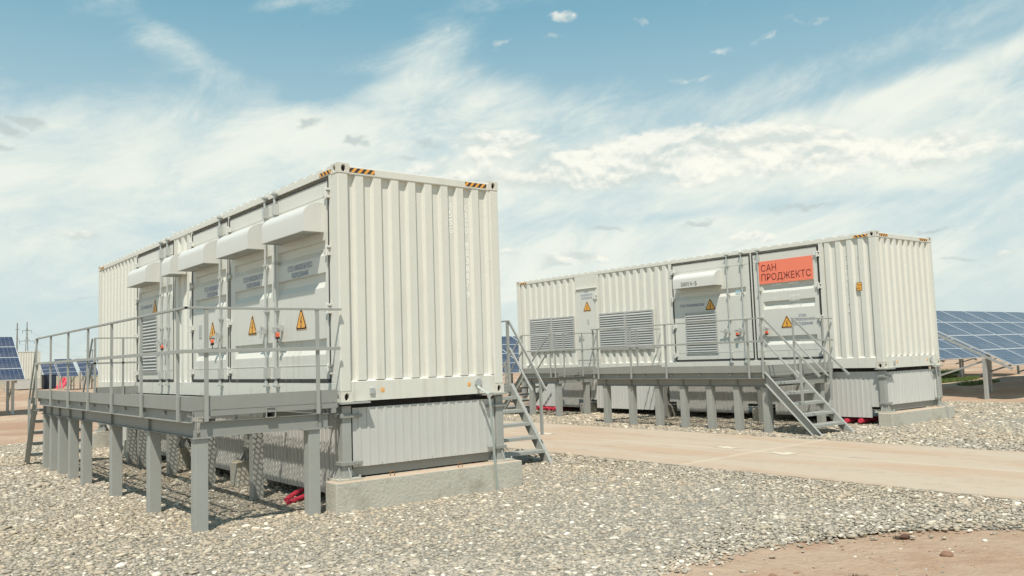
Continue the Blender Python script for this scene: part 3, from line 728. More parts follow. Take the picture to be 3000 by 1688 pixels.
b = MB(); text(b, 'САН', 2.853, 2.30, ('x', XB-.0125), .160, .415); text(b, 'ПРОДЖЕКТС', 2.853, 2.085, ('x', XB-.0125), .158, 1.315); b.norec = True
b.build('lettering', m_redtx, sg_)
for t, a, z, w in (('MAX. GROSS', 2.60, 1.955, .27), ('30.480 KGS', 2.16, 1.955, .27), ('TARE', 2.60, 1.75, .12), ('14.200 KGS', 2.14, 1.765, .26), ('31.300 LBS', 2.14, 1.655, .26), ('NET', 2.58, 1.625, .09), ('16.280 KGS', 2.14, 1.555, .26), ('CU. CAP.', 2.56, 1.45, .2), ('76 CU.M.', 2.06, 1.455, .24)):
    b = MB(); text(b, t, a, z, ('x', XB+.0075), .045, w, bold=.004); b.norec = True; b.build('lettering', m_white, B)
b = MB()
for i, ch in enumerate('45SG'): text(b, ch, .455, 2.455-.104*(i+1)+.018, ('x', XB+.0125), .085, .055, bold=.006)
for i, ch in enumerate('CICU 803888 4'):
    if ch != ' ': text(b, ch, .735-(.016 if ch == 'I' else 0), 2.46-.099*(i+1)+.014, ('x', XB+.0125), .084, (.012 if ch == 'I' else .055), bold=.012)
prB = corr(.17, 1.235, .28, .042, (.26, .17, .40, .17)); b.v = [(XB+.014+depth_at(prB, v[1])-.0025, v[1], v[2]) for v in b.v]
b.norec = True; b.build('container_number', m_white, B)
b = MB(); b.box(XB+.0105, XB+.0135, .36, .485, 1.66, 1.835, 0); b.box(XB+.009, XB+.0103, .368, .477, 1.668, 1.827, 1)
text(b, '2.9m', .472, 1.76, ('x', XB+.0085), .045, .095, bold=.01, mi=0); text(b, "9'6\"", .465, 1.685, ('x', XB+.0085), .045, .08, bold=.01, mi=0)
b.norec = True; b.build('height_plate', [m_black, m_orange], B)
endbits(XB, B)
OY = 0.
# ---------------- padlocks
def padlock(x, y, z, label, tilt=0.):
    r = root('padlock', (x, y, z), label, 'padlock', 'orange padlocks hanging on the lock handles')
    c, s_ = math.cos(tilt), math.sin(tilt); T = lambda a, b, h: (x+a, y+b*c+h*s_, z-b*s_+h*c)
    b = MB(); P = [T(-.016, q, h) for q, h in ((-.03, -.10), (.03, -.10), (.034, -.085), (.034, -.045), (.026, -.03), (-.026, -.03), (-.034, -.045), (-.034, -.085))]; b.prism(P, (.032, 0, 0)); b.build('body', m_lock, r, bevel=.004)
    b = MB(); P = [T(-.018, q, h) for q, h in ((-.03, -.118), (.03, -.118), (.036, -.108), (.034, -.088), (-.034, -.088), (-.036, -.108))]; b.prism(P, (.036, 0, 0)); b.build('bumper', m_black, r)
    b = MB(); pts = [T(0, -.02, -.035)]+[T(0, -.02*math.cos(math.pi*i/6), .015+.02*math.sin(math.pi*i/6)) for i in range(7)]+[T(0, .02, -.035)]; b.tube(pts, .0048, 6); b.build('shackle', m_chrome, r)
    b = MB(); b.cyl(T(0, 0, -.115), T(0, 0, -.15), .004, 6); b.cyl(T(0, 0, -.15), T(0, 0, -.165), .009, 8); b.build('key', m_black, r)
padlock(-.075, 1.68, .93, 'orange padlock on the nearest door of the foreground container, under its warning triangle')
padlock(-.075, 4.27, .93, 'tilted orange padlock on the third door of the foreground container', .25)
padlock(-.075, 6.92, .93, 'orange padlock between the two lock bars beside the foreground louvre')
padlock(XB-.075, 3.60, .93, 'orange padlock between the twin lock bars of the right container', .2)
padlock(XB-.075, 2.75, .93, 'orange padlock below the coral red banner on the right container')
# ------------------------------------------------------------------ footings, columns, skirts
def footing(x0, y0, w, label, zt=-.92):
    b = MB(); b.box(x0, x0+w, y0, y0+.295, -1.5, zt); f = b.build('concrete_footing', m_conc, None, bevel=.012, org=(x0+w/2, y0+.15, -1.27))
    # keep material in world space: object coordinates start at the ground, so shift is baked in the shader by the mesh origin
    return tag(f, label, 'concrete footing', 'concrete footings under the containers')
def column(x, y, label, sx=1, zb=-.92):
    r = root('support_column', (x, y, zb), label, 'steel column', 'steel columns carrying the containers')
    b = MB(); b.box(x-.06, x+.06, y-.06, y+.06, zb+.02, -.05); b.build('shaft', m_steel2, r, bevel=.006)
    b = MB(); b.box(x-.16, x+.16, y-.15, y+.15, zb, zb+.02); b.build('base_plate', m_conc, r)
    b = MB(); b.box(x-.10 if sx > 0 else x-.28, x+.28 if sx > 0 else x+.10, y-.14, y+.12, -.026, -.006); b.build('head_plate', m_steel2, r)
    for dx_, dy_ in ((-1, 0), (1, 0), (0, -1)):
        b = MB(); p = [(x+dx_*.061, y+dy_*.061, zb+.021), (x+dx_*.145, y+dy_*.145, zb+.021), (x+dx_*.061, y+dy_*.061, zb+.17)]
        b.prism(p, (0, .012, 0) if dx_ else (.012, 0, 0)); b.build('gusset', m_steel2, r)
    for z in (-.17, -.73):
        b = MB(); b.box(x-.085, x+.085, y-.085, y+.085, z-.022, z+.022); b.box(x+.086*sx, x+.20*sx, y-.075, y-.035, z-.018, z+.018); b.build('clamp', m_steel, r, bevel=.003)
    for a, c in ((-.13, -.12), (.13, -.12), (-.13, .12), (.13, .12)):
        b = MB(); b.cyl((x+a, y+c, zb+.02), (x+a, y+c, zb+.055), .012, 6); b.build('bolt', m_gal, r)
    return r
FY = [-.17, 2.95, 5.95, 8.95, 11.88]
ORDW = ['front end', 'second row from the front', 'middle row', 'fourth row from the front', 'far end']
for nm, ox, fx in (('foreground', 0., -.165), ('right', XB, 12.27)):
    for i, y0 in enumerate(FY):
        o = footing(fx, y0+(0 if ox == 0 else -.02), 2.75, 'long concrete footing under the %s container, %s' % (nm, ORDW[i]))
        for sx, xx in ((1, ox+.075), (-1, ox+WID-.075)):
            column(xx, y0+.235 if i == 0 else y0+.15, 'grey steel column at the %s of the %s container, %s edge' % (ORDW[i], nm, 'left' if sx > 0 else 'right'), sx)
def skirt(pts_fn, a, c, steps, z1, name_label, m__, axis, plane, yy=None, per=.115):
    """profiled sheet between a and c; bottom given by steps(s)"""
    r = root('skirt_panel', (plane if axis == 'x' else (a+c)/2, (a+c)/2 if axis == 'x' else plane, -1.0), name_label, 'skirt panel', 'grey profiled skirts under the containers')
    b = MB(); n = max(1, round((c-a)/per)); p = (c-a)/n; prof = []
    for i in range(n): s0 = a+i*p; prof += [(s0, 0), (s0+p*.62, 0), (s0+p*.66, .008), (s0+p*.93, .008), (s0+p*.97, 0)]
    prof.append((c, 0)); sg = -1
    for (s0, d0), (s1, d1) in zip(prof[:-1], prof[1:]):
        zb = steps((s0+s1)/2)
        v = [(plane+sg*d0, s0), (plane+sg*d1, s1)]
        if axis == 'x': q = [(v[0][0], v[0][1], zb), (v[1][0], v[1][1], zb), (v[1][0], v[1][1], z1), (v[0][0], v[0][1], z1)]
        else: q = [(v[0][1], v[0][0], zb), (v[1][1], v[1][0], zb), (v[1][1], v[1][0], z1), (v[0][1], v[0][0], z1)]
        b.add(q, [(0, 1, 2, 3)])
    sh = b.build('sheet', m__, r)
    sf = sh.modifiers.new('thick', 'SOLIDIFY'); sf.thickness = .004; sf.offset = 1
    b = MB(); z2 = steps((a+c)/2)
    if axis == 'y':
        k = int((c-a)/.33)
        for i in range(k+1):
            for z in (z1-.03, z2+.03): s_ = a+.03+(c-a-.06)*i/k; b.cyl((s_, plane-.011, z), (s_, plane-.003, z), .007, 6)
        b.build('screw', m_gal, r)
    return r
skirt(None, .168, 2.41, lambda s_: -.785, -.08, 'grey profiled sheet skirt across the near end of the foreground container', m_skirt, 'y', .05)
b = MB(); b.box(.19, 2.36, .09, .10, -.90, -.76); tag(b.build('kick_plate', m_steel, org=(1.27, .095, -.90)), 'dark steel strip below the end skirt of the foreground container', 'steel strip')
skirt(None, XB+.17, XB+2.41, lambda s_: -.77, -.08, 'pale profiled sheet skirt across the near end of the right container', m_skirtb, 'y', .04)
b = MB(); b.box(XB+.19, XB+2.36, .08, .09, -.90, -.76); tag(b.build('kick_plate', m_steel, org=(XB+1.27, .085, -.90)), 'dark steel strip below the end skirt of the right container', 'steel strip')
def sst(zb):
    def f(y):
        for q in FY:
            if q-.22 < y < q+.52: return -.81
        return zb
    return f
def sidesk(xp, segs, zb, who, m__):
    for i, (a, c) in enumerate(segs):
        skirt(None, a, c, sst(zb), -.07, 'profiled sheet skirt under the long side of the %s container, %s' % (who, ['nearest bay', 'second bay', 'third bay', 'farthest bay'][i]), m__, 'x', xp)
sidesk(.14, [(.20, 3.0), (3.20, 6.0), (6.2, 9.0), (9.2, 11.9)], -1.15, 'foreground', m_skirt)
for ox, w_, zb_ in ((0., 'foreground', -1.15), (XB, 'right', -1.04)):
    for i, (a, c) in enumerate([(.2, 3.0), (3.2, 6.), (6.2, 9.), (9.2, 11.9)]):
        skirt(None, a, c, sst(zb_), -.07, 'profiled sheet skirt under the rear long side of the %s container, %s' % (w_, ['nearest bay', 'second bay', 'third bay', 'farthest bay'][i]), m_skirt, 'x', ox+WID-.12)
    skirt(None, ox+.17, ox+2.3, lambda s_: -.785, -.08, 'profiled sheet skirt across the far end of the %s container' % w_, m_skirt, 'y', 12.1)
sidesk(XB+.10, [(.14, 2.98), (3.2, 5.98), (6.2, 8.98), (9.2, 11.88)], -1.04, 'right', m_skirtb)
for ox, w_ in ((0., 'foreground'), (XB, 'right')):     # beams blackened to stand for shade; long ones added to darken the gap
    for xx, q in ((ox+.19, 'left'), (ox+WID-.25, 'right')):
        b = MB(); b.box(xx, xx+.06, .27, 11.9, -.20, -.012); tag(b.build('long_shade_beam', m_seal, org=(xx, 6, -.2)), 'added black beam standing for shade under the %s edge of the %s container' % (q, w_), 'steel beam')
    b = MB(); b.box(ox+.15, ox+2.29, .18, .26, -.20, -.012); tag(b.build('cross_shade_beam', m_seal, org=(ox+1.2, .22, -.2)), 'beam blackened for the shade in the gap below the %s container floor' % w_, 'steel beam')
# strap
def ribbon(pts, w, t, name, label, m__, cat):
    b = MB()
    for p, q in zip(pts[:-1], pts[1:]): b.bar(p, q, w, t, up=(0, 1, 0))
    return tag(b.build(name, m__, org=pts[-1]), label, cat)
ribbon([(1.985, -.022, .10), (2.02, -.10, .045), (2.045, -.185, .0), (2.055, -.20, -.12), (2.085, -.20, -.55), (2.095, -.205, -.82), (2.105, -.205, -.95), (2.14, -.20, -1.29)], .036, .006, 'grounding_strap', 'flat grey-green metal strap bent down over the foreground footing', m_cable, 'grounding strap')
b = MB(); b.tube([(14.38, -.03, .12), (14.45, -.10, .02), (14.47, -.12, -.3), (14.50, -.13, -.62), (14.49, -.10, -.8), (14.58, -.22, -.90), (14.62, -.24, -.98), (14.63, -.24, -1.26)], .010, 6)
tag(b.build('grounding_cable', m_box, org=(14.63, -.24, -1.25)), 'thin grey cable hanging over the right container footing', 'cable')
for xx in (.62, 1.62):
    b = MB(); b.tube([(xx-.03, -.10, -.93), (xx-.03, -.10, -.88), (xx, -.10, -.855), (xx+.03, -.10, -.88), (xx+.03, -.10, -.93)], .006, 6)
    tag(b.build('lifting_loop', mat('rust', (.25, .13, .06), .9), org=(xx, -.1, -.92)), 'small rusty lifting loop on the foreground footing, %s one' % ('left' if xx < 1 else 'right'), 'lifting loop')
# ------------------------------------------------------------------ walkways
def hexdeck(b, x0, x1, y0, y1, z, cx=.07, cy=.026, w=.0058, h=.010):
    """honeycomb grating with upright strands"""
    px, py = cx, cy; ny = int((y1-y0)/py); nx = int((x1-x0)/px)
    for j in range(ny+1):
        yc = y0+j*py; off = (j % 2)*px/2
        for i in range(nx+1):
            xc = x0+i*px+off
            if xc > x1: continue
            A_ = (xc, yc+py*.18, z); C1 = (xc-px/2, yc+py*.82, z); C2 = (xc+px/2, yc+py*.82, z); D_ = (xc, yc-py*.18, z)
            for p, q in ((D_, A_), (A_, C1), (A_, C2)):
                if min(p[0], q[0]) < x0 or max(p[0], q[0]) > x1 or q[1] > y1: continue
                b.bar(p, q, w, h)
def stair(r, xa, xb, ytop, sgn, slope, zg, ntread, who, inner_rail=True, hz=-.10):
    """stair leaving the deck at ytop towards sgn*y"""
    st = root  # noqa
    b = MB(); ztop = .02; run = (ztop-zg)/slope; yf = ytop+sgn*run
    sdir = Vector((0, sgn*run, zg-ztop)).normalized(); nrm = Vector((0, sgn*sdir.z*-1, abs(sdir.y)))
    body = None
    for xx, o in ((min(xa, xb), 1), (max(xa, xb), -1)):
        b = MB()
        P = [(xx, ytop, ztop), (xx, ytop, ztop-.24), (xx, yf-sgn*.20, zg-.03), (xx, yf, zg-.03)]
        b.prism(P, (.006*o, 0, 0))
        for (p, q) in ((P[0], P[3]), (P[1], P[2])): b.bar(Vector(p)+Vector((-.028*o, 0, 0)), Vector(q)+Vector((-.028*o, 0, 0)), .056, .006)
        b.box(xx-.05, xx+.05, yf-sgn*.30, yf+sgn*.03, zg-.016, zg-.004)
        if body is None: body = root_part('staircase', r)
        b.build('stringer', m_steel2, body)
    x_a, x_b = min(xa, xb), max(xa, xb)
    for i in range(ntread):
        z = ztop-(i+1)*(ztop-zg)/(ntread+1); y = ytop+sgn*((ztop-z)/slope-.0)
        t = MB(); y0_, y1_ = y-sgn*min(.25, .25/slope+.03), y+sgn*.012
        t.box(x_a+.008, x_b-.008, y0_, y1_, z-.006, z); t.box(x_a+.008, x_b-.008, y1_-sgn*.006, y1_+sgn*.002, z-.05, z-.007); t.box(x_a+.008, x_b-.008, y0_, y0_+sgn*.006, z-.05, z-.007)
        t.build('tread', m_steel2, body, bevel=.002)
    zr_ = 1.10; L_ = (zr_+.08+.05)/slope
    for xx in ((xa, xb) if inner_rail else (xa,)):
        b = MB(); b.bar((xx, ytop, zr_), (xx, ytop+sgn*(zr_+.08)/slope, -.08), .040, .026, up=(1, 0, 0)); b.build('handrail', m_steel2, body)
        b = MB(); b.bar((xx, ytop, .635), (xx, ytop+sgn*(.635+.10)/slope, -.10), .022, .038, up=(1, 0, 0)); b.build('handrail', m_steel2, body)
        yy = ytop+sgn*.80; zt = zr_-.80*slope; b = MB(); b.box(xx-.02, xx+.02, yy-.02, yy+.02, zt-.90, zt); b.build('support_post', m_steel2, body)
    return body
def platform(name, label, xo, xi, y0, y1, legs, inner_legs, posts, near_rail, far_rail, zg, deckrect=None, endposts=()):
    r = root(name, ((xo+xi)/2, (y0+y1)/2, zg), label, 'walkway platform')
    # deck grating + side frame
    b = MB(); hexdeck(b, xo+.03, xi-.02, y0+.02, y1-.02, -.006); b.build('deck_grating', m_steel2, r)
    b = MB(); b.box(xo+.002, xo+.008, y0, y1, .008, .155)
    b.box(xo+.008, xi-.06, y0-.004, y0+.002, .008, .155) if near_rail else None
    if far_rail: b.box(far_rail[0], far_rail[1], y1-.002, y1+.004, .008, .155)
    b.build('toe_board', m_steel, r)
    b = MB(); b.box(xo+.016, xi-.06, y0, y0+.006, -.060, .005); b.box(xo+.016, xi-.06, y1-.006, y1, -.06, .005)
    k = int((y1-y0)/.8)
    for i in range(k+1): yy = y0+.05+(y1-y0-.1)*i/k; b.box(xo+.02, xi-.03, yy-.02, yy+.02, -.055, -.014)
    b.build('deck_frame', m_steel, r)
    b = MB()                                          # outer channel carrying the posts
    b.box(xo+.046, xo+.052, y0-.02, y1, -.112, .004); b.box(xo-.006, xo+.052, y0-.02, y1, -.119, -.1125); b.box(xo+.009, xo+.052, y0-.02, y1, .0045, .010)
    b.build('edge_channel', m_steel, r)
    b = MB()
    for xx in ((xo+xi)/2+.02,):                       # box joists with open ends towards the near end
        b.box(xx-.055, xx+.055, y0-.01, y1, -.120, -.114); b.box(xx-.055, xx+.055, y0-.01, y1, -.004-.006, -.004-.0); b.box(xx-.055, xx-.049, y0-.01, y1, -.114, -.010); b.box(xx+.049, xx+.055, y0-.01, y1, -.114, -.010)
    b.build('box_joist', m_steel2, r)
    b = MB(); b.box(xi-.14, xi-.08, y0, y1, -.117, -.062); b.build('inner_joist', m_steel, r)
    # main beams: web + flanges
    def beam_y(xx, a, c):
        b = MB(); b.box(xx+.035, xx+.042, a, c, -.275, -.123); b.box(xx, xx+.08, a, c, -.281, -.2745); b.box(xx, xx+.08, a, c, -.1225, -.1175); 
        for L in legs: b.box(xx+.003, xx+.034, L+.03, L+.036, -.274, -.123)
        return b.build('main_beam', m_steel, r)
    beam_y(xo+.065, y0+.01, y1-.02); beam_y(xi-.30, y0+.09, y1-.1)
    def beam_x(yy, s_):
        b = MB(); b.box(xo+.15, xi-.17, yy+.0, yy+.007, -.275, -.123); b.box(xo+.15, xi-.12, yy-.030, yy+.05, -.2825, -.276); b.box(xo+.15, xi-.17, yy-.03, yy+.05, -.1225, -.1180); return b.build('end_beam', m_steel, r)
    beam_x(y0+.04, 1); beam_x(y1-.12, 1)
    for L in legs:
        b = MB(); b.box(xo+.075, xo+.215, L, L+.14, zg-.25, -.292); g_ = b.build('leg', m_steel2, r, bevel=.006)
        b = MB(); b.box(xo+.055, xo+.235, L-.02, L+.16, -.2915, -.283); b.build('cap_plate', m_steel, g_)
    for L in inner_legs:
        b = MB(); b.box(xi-.44, xi-.30, L, L+.14, zg-.25, -.292); g_ = b.build('leg', m_steel2, r, bevel=.006)
        b = MB(); b.box(xi-.50, xi-.24, L-.02, L+.16, -.2915, -.283); b.build('cap_plate', m_steel, g_)
    for p in posts:
        b = MB(); b.box(xo-.035, xo-.007, p, p+.04, -.115, 1.088); b.build('railing_post', m_steel2, r, bevel=.002)
    b = MB(); b.box(xo-.042, xo-.002, y0-.035, y1+.0, 1.089, 1.115); b.build('top_rail', m_steel2, r, bevel=.003)
    b = MB(); b.box(xo-.055, xo-.036, y0-.05, y1+.0, .618, .658); b.build('middle_rail', m_steel2, r, bevel=.002)
    if near_rail:
        a, c = near_rail
        b = MB(); b.box(a, c, y0-.035, y0+.005, 1.0895, 1.1145); b.build('top_rail', m_steel2, r, bevel=.003)
        b = MB(); b.box(a, c-.03, y0-.050, y0-.031, .6185, .6575); b.build('middle_rail', m_steel2, r, bevel=.002)
        for p in endposts:
            b = MB(); b.box(p, p+.042, y0-.03, y0-.006, -.115, 1.089); b.build('railing_post', m_steel2, r, bevel=.002)
    if far_rail:
        a, c = far_rail
        b = MB(); b.box(a, c, y1-.03, y1-.006, 1.09, 1.114); b.build('top_rail', m_steel2, r)
        b = MB(); b.box(a, c, y1-.03, y1-.012, .60, .636); b.build('middle_rail', m_steel2, r)
        for p in (a, a+(c-a)*.62):
            b = MB(); b.box(p, p+.04, y1-.03, y1-.006, -.1, 1.09); b.build('railing_post', m_steel2, r)
    return r
lx = [.0-.05, 1.64, 3.46, 5.26, 6.19, 7.04, 7.76, 8.38]
PA = platform('walkway_platform', 'long grey steel walkway with railing beside the foreground container', -1.80, 0., -.03, 8.70, lx, lx[:7], [.20, 1.63, 3.08, 4.47, 5.86, 7.30, 8.66], (-1.84, -.005), (-.84, -.02), -1.27, endposts=(-1.625, -.335))
stair(PA, -1.80, -.86, 8.72, 1, 1.38, -1.27, 5, '')
PB = platform('walkway_platform', 'wide grey steel walkway below the coral banner of the right container', 9.90, XB, 1.12, 6.10, [1.27-.14, 1.98-.14, 2.69-.14, 3.43-.14, 4.18-.14, 5.01-.14, 5.86-.14], [1.2, 2.7, 4.2, 5.7], [1.12, 1.46, 3.68, 4.77, 5.87], (10.90, XB-.02), (9.90, XB-.03), -1.20, endposts=(10.90, 12.0))
stair(PB, 9.90, 10.92, 1.10, -1, .98, -1.20, 5, '')
PC = platform('walkway_platform', 'narrow grey steel walkway at the far left end of the right container', 10.85, XB, 8.56, 10.05, [8.6, 9.75], [8.6], [8.56, 8.76, 10.0], (10.85, XB-.02), None, -1.19, endposts=(11.10, 11.80))
stair(PC, 10.85, 11.85, 10.06, 1, .98, -1.19, 5, '')
PD = platform('walkway_platform', 'grey steel walkway hidden behind the foreground container with its stair showing at the right', 4.45, 2.45, 2.30, 5.0, [], [], [], None, None, -1.26) if False else None
r = root('metal_stair', (3.95, 2.0, -1.26), 'grey metal stair coming down behind the right corner of the foreground container', 'metal stair')
b = MB(); hexdeck(b, 2.50, 4.43, 2.42, 3.6, -.006); b.build('landing_grating', m_steel2, r)
b = MB(); b.box(4.38, 4.44, 2.40, 3.6, -.117, -.01); b.box(2.5, 4.38, 2.40, 2.46, -.117, -.01); b.box(2.5, 4.38, 3.55, 3.6, -.117, -.01); b.build('landing_frame', m_steel, r)
for yy in (2.5, 3.45):
    for xx in (2.75, 4.2):
        b = MB(); b.box(xx, xx+.12, yy, yy+.12, -1.45, -.12); b.build('leg', m_steel2, r)
b = MB(); b.box(4.41, 4.45, 2.40, 3.6, 1.09, 1.115); b.build('top_rail', m_steel2, r)
for yy in (2.42, 3.5):
    b = MB(); b.box(4.41, 4.45, yy, yy+.04, -.11, 1.09); b.build('railing_post', m_steel2, r)
stair(r, 4.45, 3.48, 2.42, -1, 1.27, -1.27, 5, '')
# ------------------------------------------------------------------ red conduits
def conduit(pts, label, rr=.05, group='red corrugated conduits under the containers'):
    b = MB()
    for p, q in zip(pts[:-1], pts[1:]):
        p, q = Vector(p), Vector(q); n = max(2, int((q-p).length/.018))
        for i in range(n):
            a, c = p.lerp(q, i/n), p.lerp(q, (i+.55)/n); b.cyl(a, c, rr, 12); b.cyl(c, p.lerp(q, (i+1)/n), rr*.90, 12)
    return tag(b.build('conduit', m_pipe, org=(pts[0][0], pts[0][1], pts[0][2]-rr), smooth=False), label, 'conduit', group)
conduit([(-.26, 1.02, -1.215), (.0, 1.30, -1.185), (.3, 1.5, -1.17), (.6, 1.65, -1.17)], 'red conduit lying under the foreground walkway, upper one of the pair', .030)
conduit([(-.30, .86, -1.235), (.05, 1.17, -1.225), (.35, 1.36, -1.21), (.6, 1.5, -1.2)], 'red conduit lying under the foreground walkway, lower one of the pair', .030)
words = ['first', 'second', 'third', 'fourth', 'fifth', 'sixth', 'seventh']
for i in range(7):
    y = 11.75-i*.20; conduit([(XB-.02, y, -1.105), (XB+.9, y+.05, -1.105)], 'red conduit end under the far left skirt of the right container, %s from the left' % words[i], .052)
conduit([(XB+.04, .95, -1.12), (XB+.8, .95, -1.12)], 'red conduit end beside the right footing, left one'); conduit([(XB+.04, .62, -1.11), (XB+.8, .62, -1.11)], 'red conduit end beside the right footing, right one')
# ------------------------------------------------------------------ solar tables
def module_mesh():
    w, h, t = 1.64, .985, .035; me = bpy.data.meshes.new('solar_panel')
    f = .022; b = MB(); b.box(-w/2, w/2, -h/2, h/2, -t, -.004, 1)
    v = [(-w/2+f, -h/2+f, .0), (w/2-f, -h/2+f, .0), (w/2-f, h/2-f, .0), (-w/2+f, h/2-f, .0)]
    b.box(-w/2, w/2, -h/2, -h/2+f, -.004, .004, 1); b.box(-w/2, w/2, h/2-f, h/2, -.004, .004, 1); b.box(-w/2, -w/2+f, -h/2+f, h/2-f, -.004, .004, 1); b.box(w/2-f, w/2, -h/2+f, h/2-f, -.004, .004, 1)
    n = len(b.v); b.add(v, [(0, 1, 2, 3)], 0)
    me.from_pydata(b.v, [], b.f); me.materials.append(m_pv); me.materials.append(m_alu); me.polygons.foreach_set('material_index', b.m)
    uv = me.uv_layers.new(name='UVMap'); li = me.polygons[-1].loop_start
    for k, q in enumerate(((0, 0), (1, 0), (1, 1), (0, 1))): uv.data[li+k].uv = q
    me.update(); return me
PVM = module_mesh()
def table(x0, n, ylow, zlow, tilt, label, zg, rows=4, gap=.02, piles=True, group='solar panel tables', pitch=.995):
    T = R_(tilt); r = root('solar_table', (x0, ylow+1.7, zg), label, 'solar panels', group)
    cy, sz = math.cos(T), math.sin(T)
    for j in range(rows):
        for i in range(n):
            o = bpy.data.objects.new('solar_panel', PVM); S.collection.objects.link(o); o.parent = r
            d = (j+.5)*pitch; o.location = Vector((x0+(i+.5)*(1.64+gap), ylow+d*cy, zlow+d*sz))-ORG[r.name]; o.rotation_euler = (T, 0, 0)
    L = rows*pitch; ww = n*(1.64+gap); xs = []
    k = max(2, round(ww/2.6)) if n > 1 else 2
    for i in range(k):
        xs.append(x0+.35+(ww-.7)*i/(k-1) if n > 1 else x0+.25+1.1*i)
    for i, xx in enumerate(xs):
        if i == 0 and n > 1: xx = x0+.03
        nrm = Vector((0, -sz, cy)); dn = nrm*-.12
        b = MB(); p = Vector((xx, ylow+.02, zlow))+dn; q = Vector((xx, ylow+L*cy-.02, zlow+L*sz))+dn; b.bar(p, q, .06, .10, up=(1, 0, 0)); b.build('rafter', m_pile, r)
        if piles:
            for fr in (.22, .60):
                yy = ylow+L*cy*fr; zt = zlow+L*sz*fr-.2; b = MB(); b.box(xx-.055, xx+.055, yy-.006, yy+.006, zg-.4, zt); b.box(xx-.055, xx-.045, yy+.007, yy+.08, zg-.4, zt); b.box(xx+.045, xx+.055, yy+.007, yy+.08, zg-.4, zt); b.build('pile', m_pile, r)
            b = MB(); y1_ = ylow+L*cy*.22; y2_ = ylow+L*cy*.60; b.bar((xx+.07, y1_, zlow+L*sz*.22-.25), (xx+.07, y2_+.4, zg+.55), .05, .05, up=(1, 0, 0)); b.build('brace', m_pile, r)
    for d in (.3, rows*pitch-.3, rows*pitch*.5):
        b = MB(); p = Vector((x0, ylow+d*cy, zlow+d*sz))+Vector((0, -sz, cy))*-.055; b.bar(p, p+Vector((ww, 0, 0)), .05, .04); b.build('purlin', m_alu, r)
    return r
table(21.6, 8, 1.11, -.19, 27, 'nearest solar table, beyond the right container with its end frame showing', -1.15)
table(27.0, 10, 8.7, -.2, 27, 'solar table in the second row, seen below the nearest one', -1.1)
table(34.0, 8, 16.3, -.2, 27, 'solar table in the third row behind the right container', -1.1)
table(19.3, 6, 22.0, -.2, 27, 'solar table seen in the gap between the two containers', -1.1)
table(22.0, 6, 31.0, -.1, 27, 'solar table farther back in the gap between the containers', -1.1)
table(1.33-5*1.66, 5, 30.7, .235, 28.5, 'solar table at the left edge of the picture with bright cells', -1.2)
lb = ['left', 'middle', 'right', 'partly hidden fourth']
for i in range(4): table(12.45+i*1.95, 1, 84.6, .10, 27, 'small distant solar table behind the far end of the walkway, %s one' % lb[i], -1.2)
table(15.6, 2, 112, .1, 27, 'most distant solar table beside the dark cabinet', -1.2)
# ------------------------------------------------------------------ far things
OY = 94.6
C_ = root('power_container', (11.2+1.219, 94.6+6.1, -.004), 'small distant cream container on the left horizon behind the solar panels', 'shipping container')
XC = 9.9
def simple_container(ox, r):
    x0, x1, y0, y1 = ox, ox+WID, OY, OY+LEN
    for a in (x0, x1-.14):
        for c in (y0, y1-.165): b = MB(); b.box(a, a+.14, c, c+.165, 0, HGT); b.build('corner_post', m_paint, r)
    for yy, sg in ((y0, 1), (y1, -1)):
        b = MB(); pr = corr(x0+.14, x1-.14, .252, .05, (.30, .15, .40, .15)); b.grid([[(s_, yy+sg*(.012+d), z) for z in (.25, 2.775)] for s_, d in pr], 0, sg == 1); b.build('end_wall', m_paint, r)
    for xx, sg in ((x0, 1), (x1, -1)):
        b = MB(); pr = corr(y0+.165, y1-.165, .28, .04); b.grid([[(xx+sg*(.012+d), s_, z) for z in (.24, 2.795)] for s_, d in pr]); b.build('side_wall', m_paint, r)
    b = MB(); b.box(x0+.02, x1-.02, y0+.02, y1-.02, 2.80, 2.885); b.build('roof', m_paint, r)
    b = MB(); b.box(x0+.02, x1-.02, y0+.005, y1-.02, 0, .24); b.build('sill_rail', m_paint, r)
C_.location = (XC+1.219, 100.7, -.004); ORG[C_.name] = Vector(C_.location)
simple_container(XC, C_)
OY = 0.
skirt(None, XC+.05, XC+2.38, lambda s_: -1.1, -.15, 'grey skirt under the small distant container', m_skirt, 'y', 94.66, per=.2)
rr_ = root('metal_stair', (8.5, 90, -1.25), 'tiny pale metal stair beside the distant container', 'metal stair')
stair(rr_, 7.6, 8.6, 92, -1, 1., -1.25, 5, '')
b = MB(); b.box(13.1, 14.3, 97, 98.5, -1.3, .25); b.box(13.05, 14.35, 96.95, 98.55, .25, .32); b.box(13.2, 13.68, 96.975, 96.995, -1.1, .15); b.box(13.72, 14.2, 96.975, 96.995, -1.1, .15)
tag(b.build('equipment_cabinet', m_cab, org=(13.7, 97.7, -1.25), bevel=.02), 'dark cabinet standing beside the distant container', 'cabinet')
rp = root('pipe_bundle', (14.6, 96, -1.25), 'leaning bundle of bright red pipes in front of the dark cabinet', 'pipe bundle')
for i in range(7):
    b = MB(); x = 14.0+i*.12; b.cyl((x, 95.6+.05*i, -1.3), (x+.75+.05*(i % 3), 96.7, -.15+.08*(i % 3)), .07, 8); b.build('pipe', m_pipe, rp)
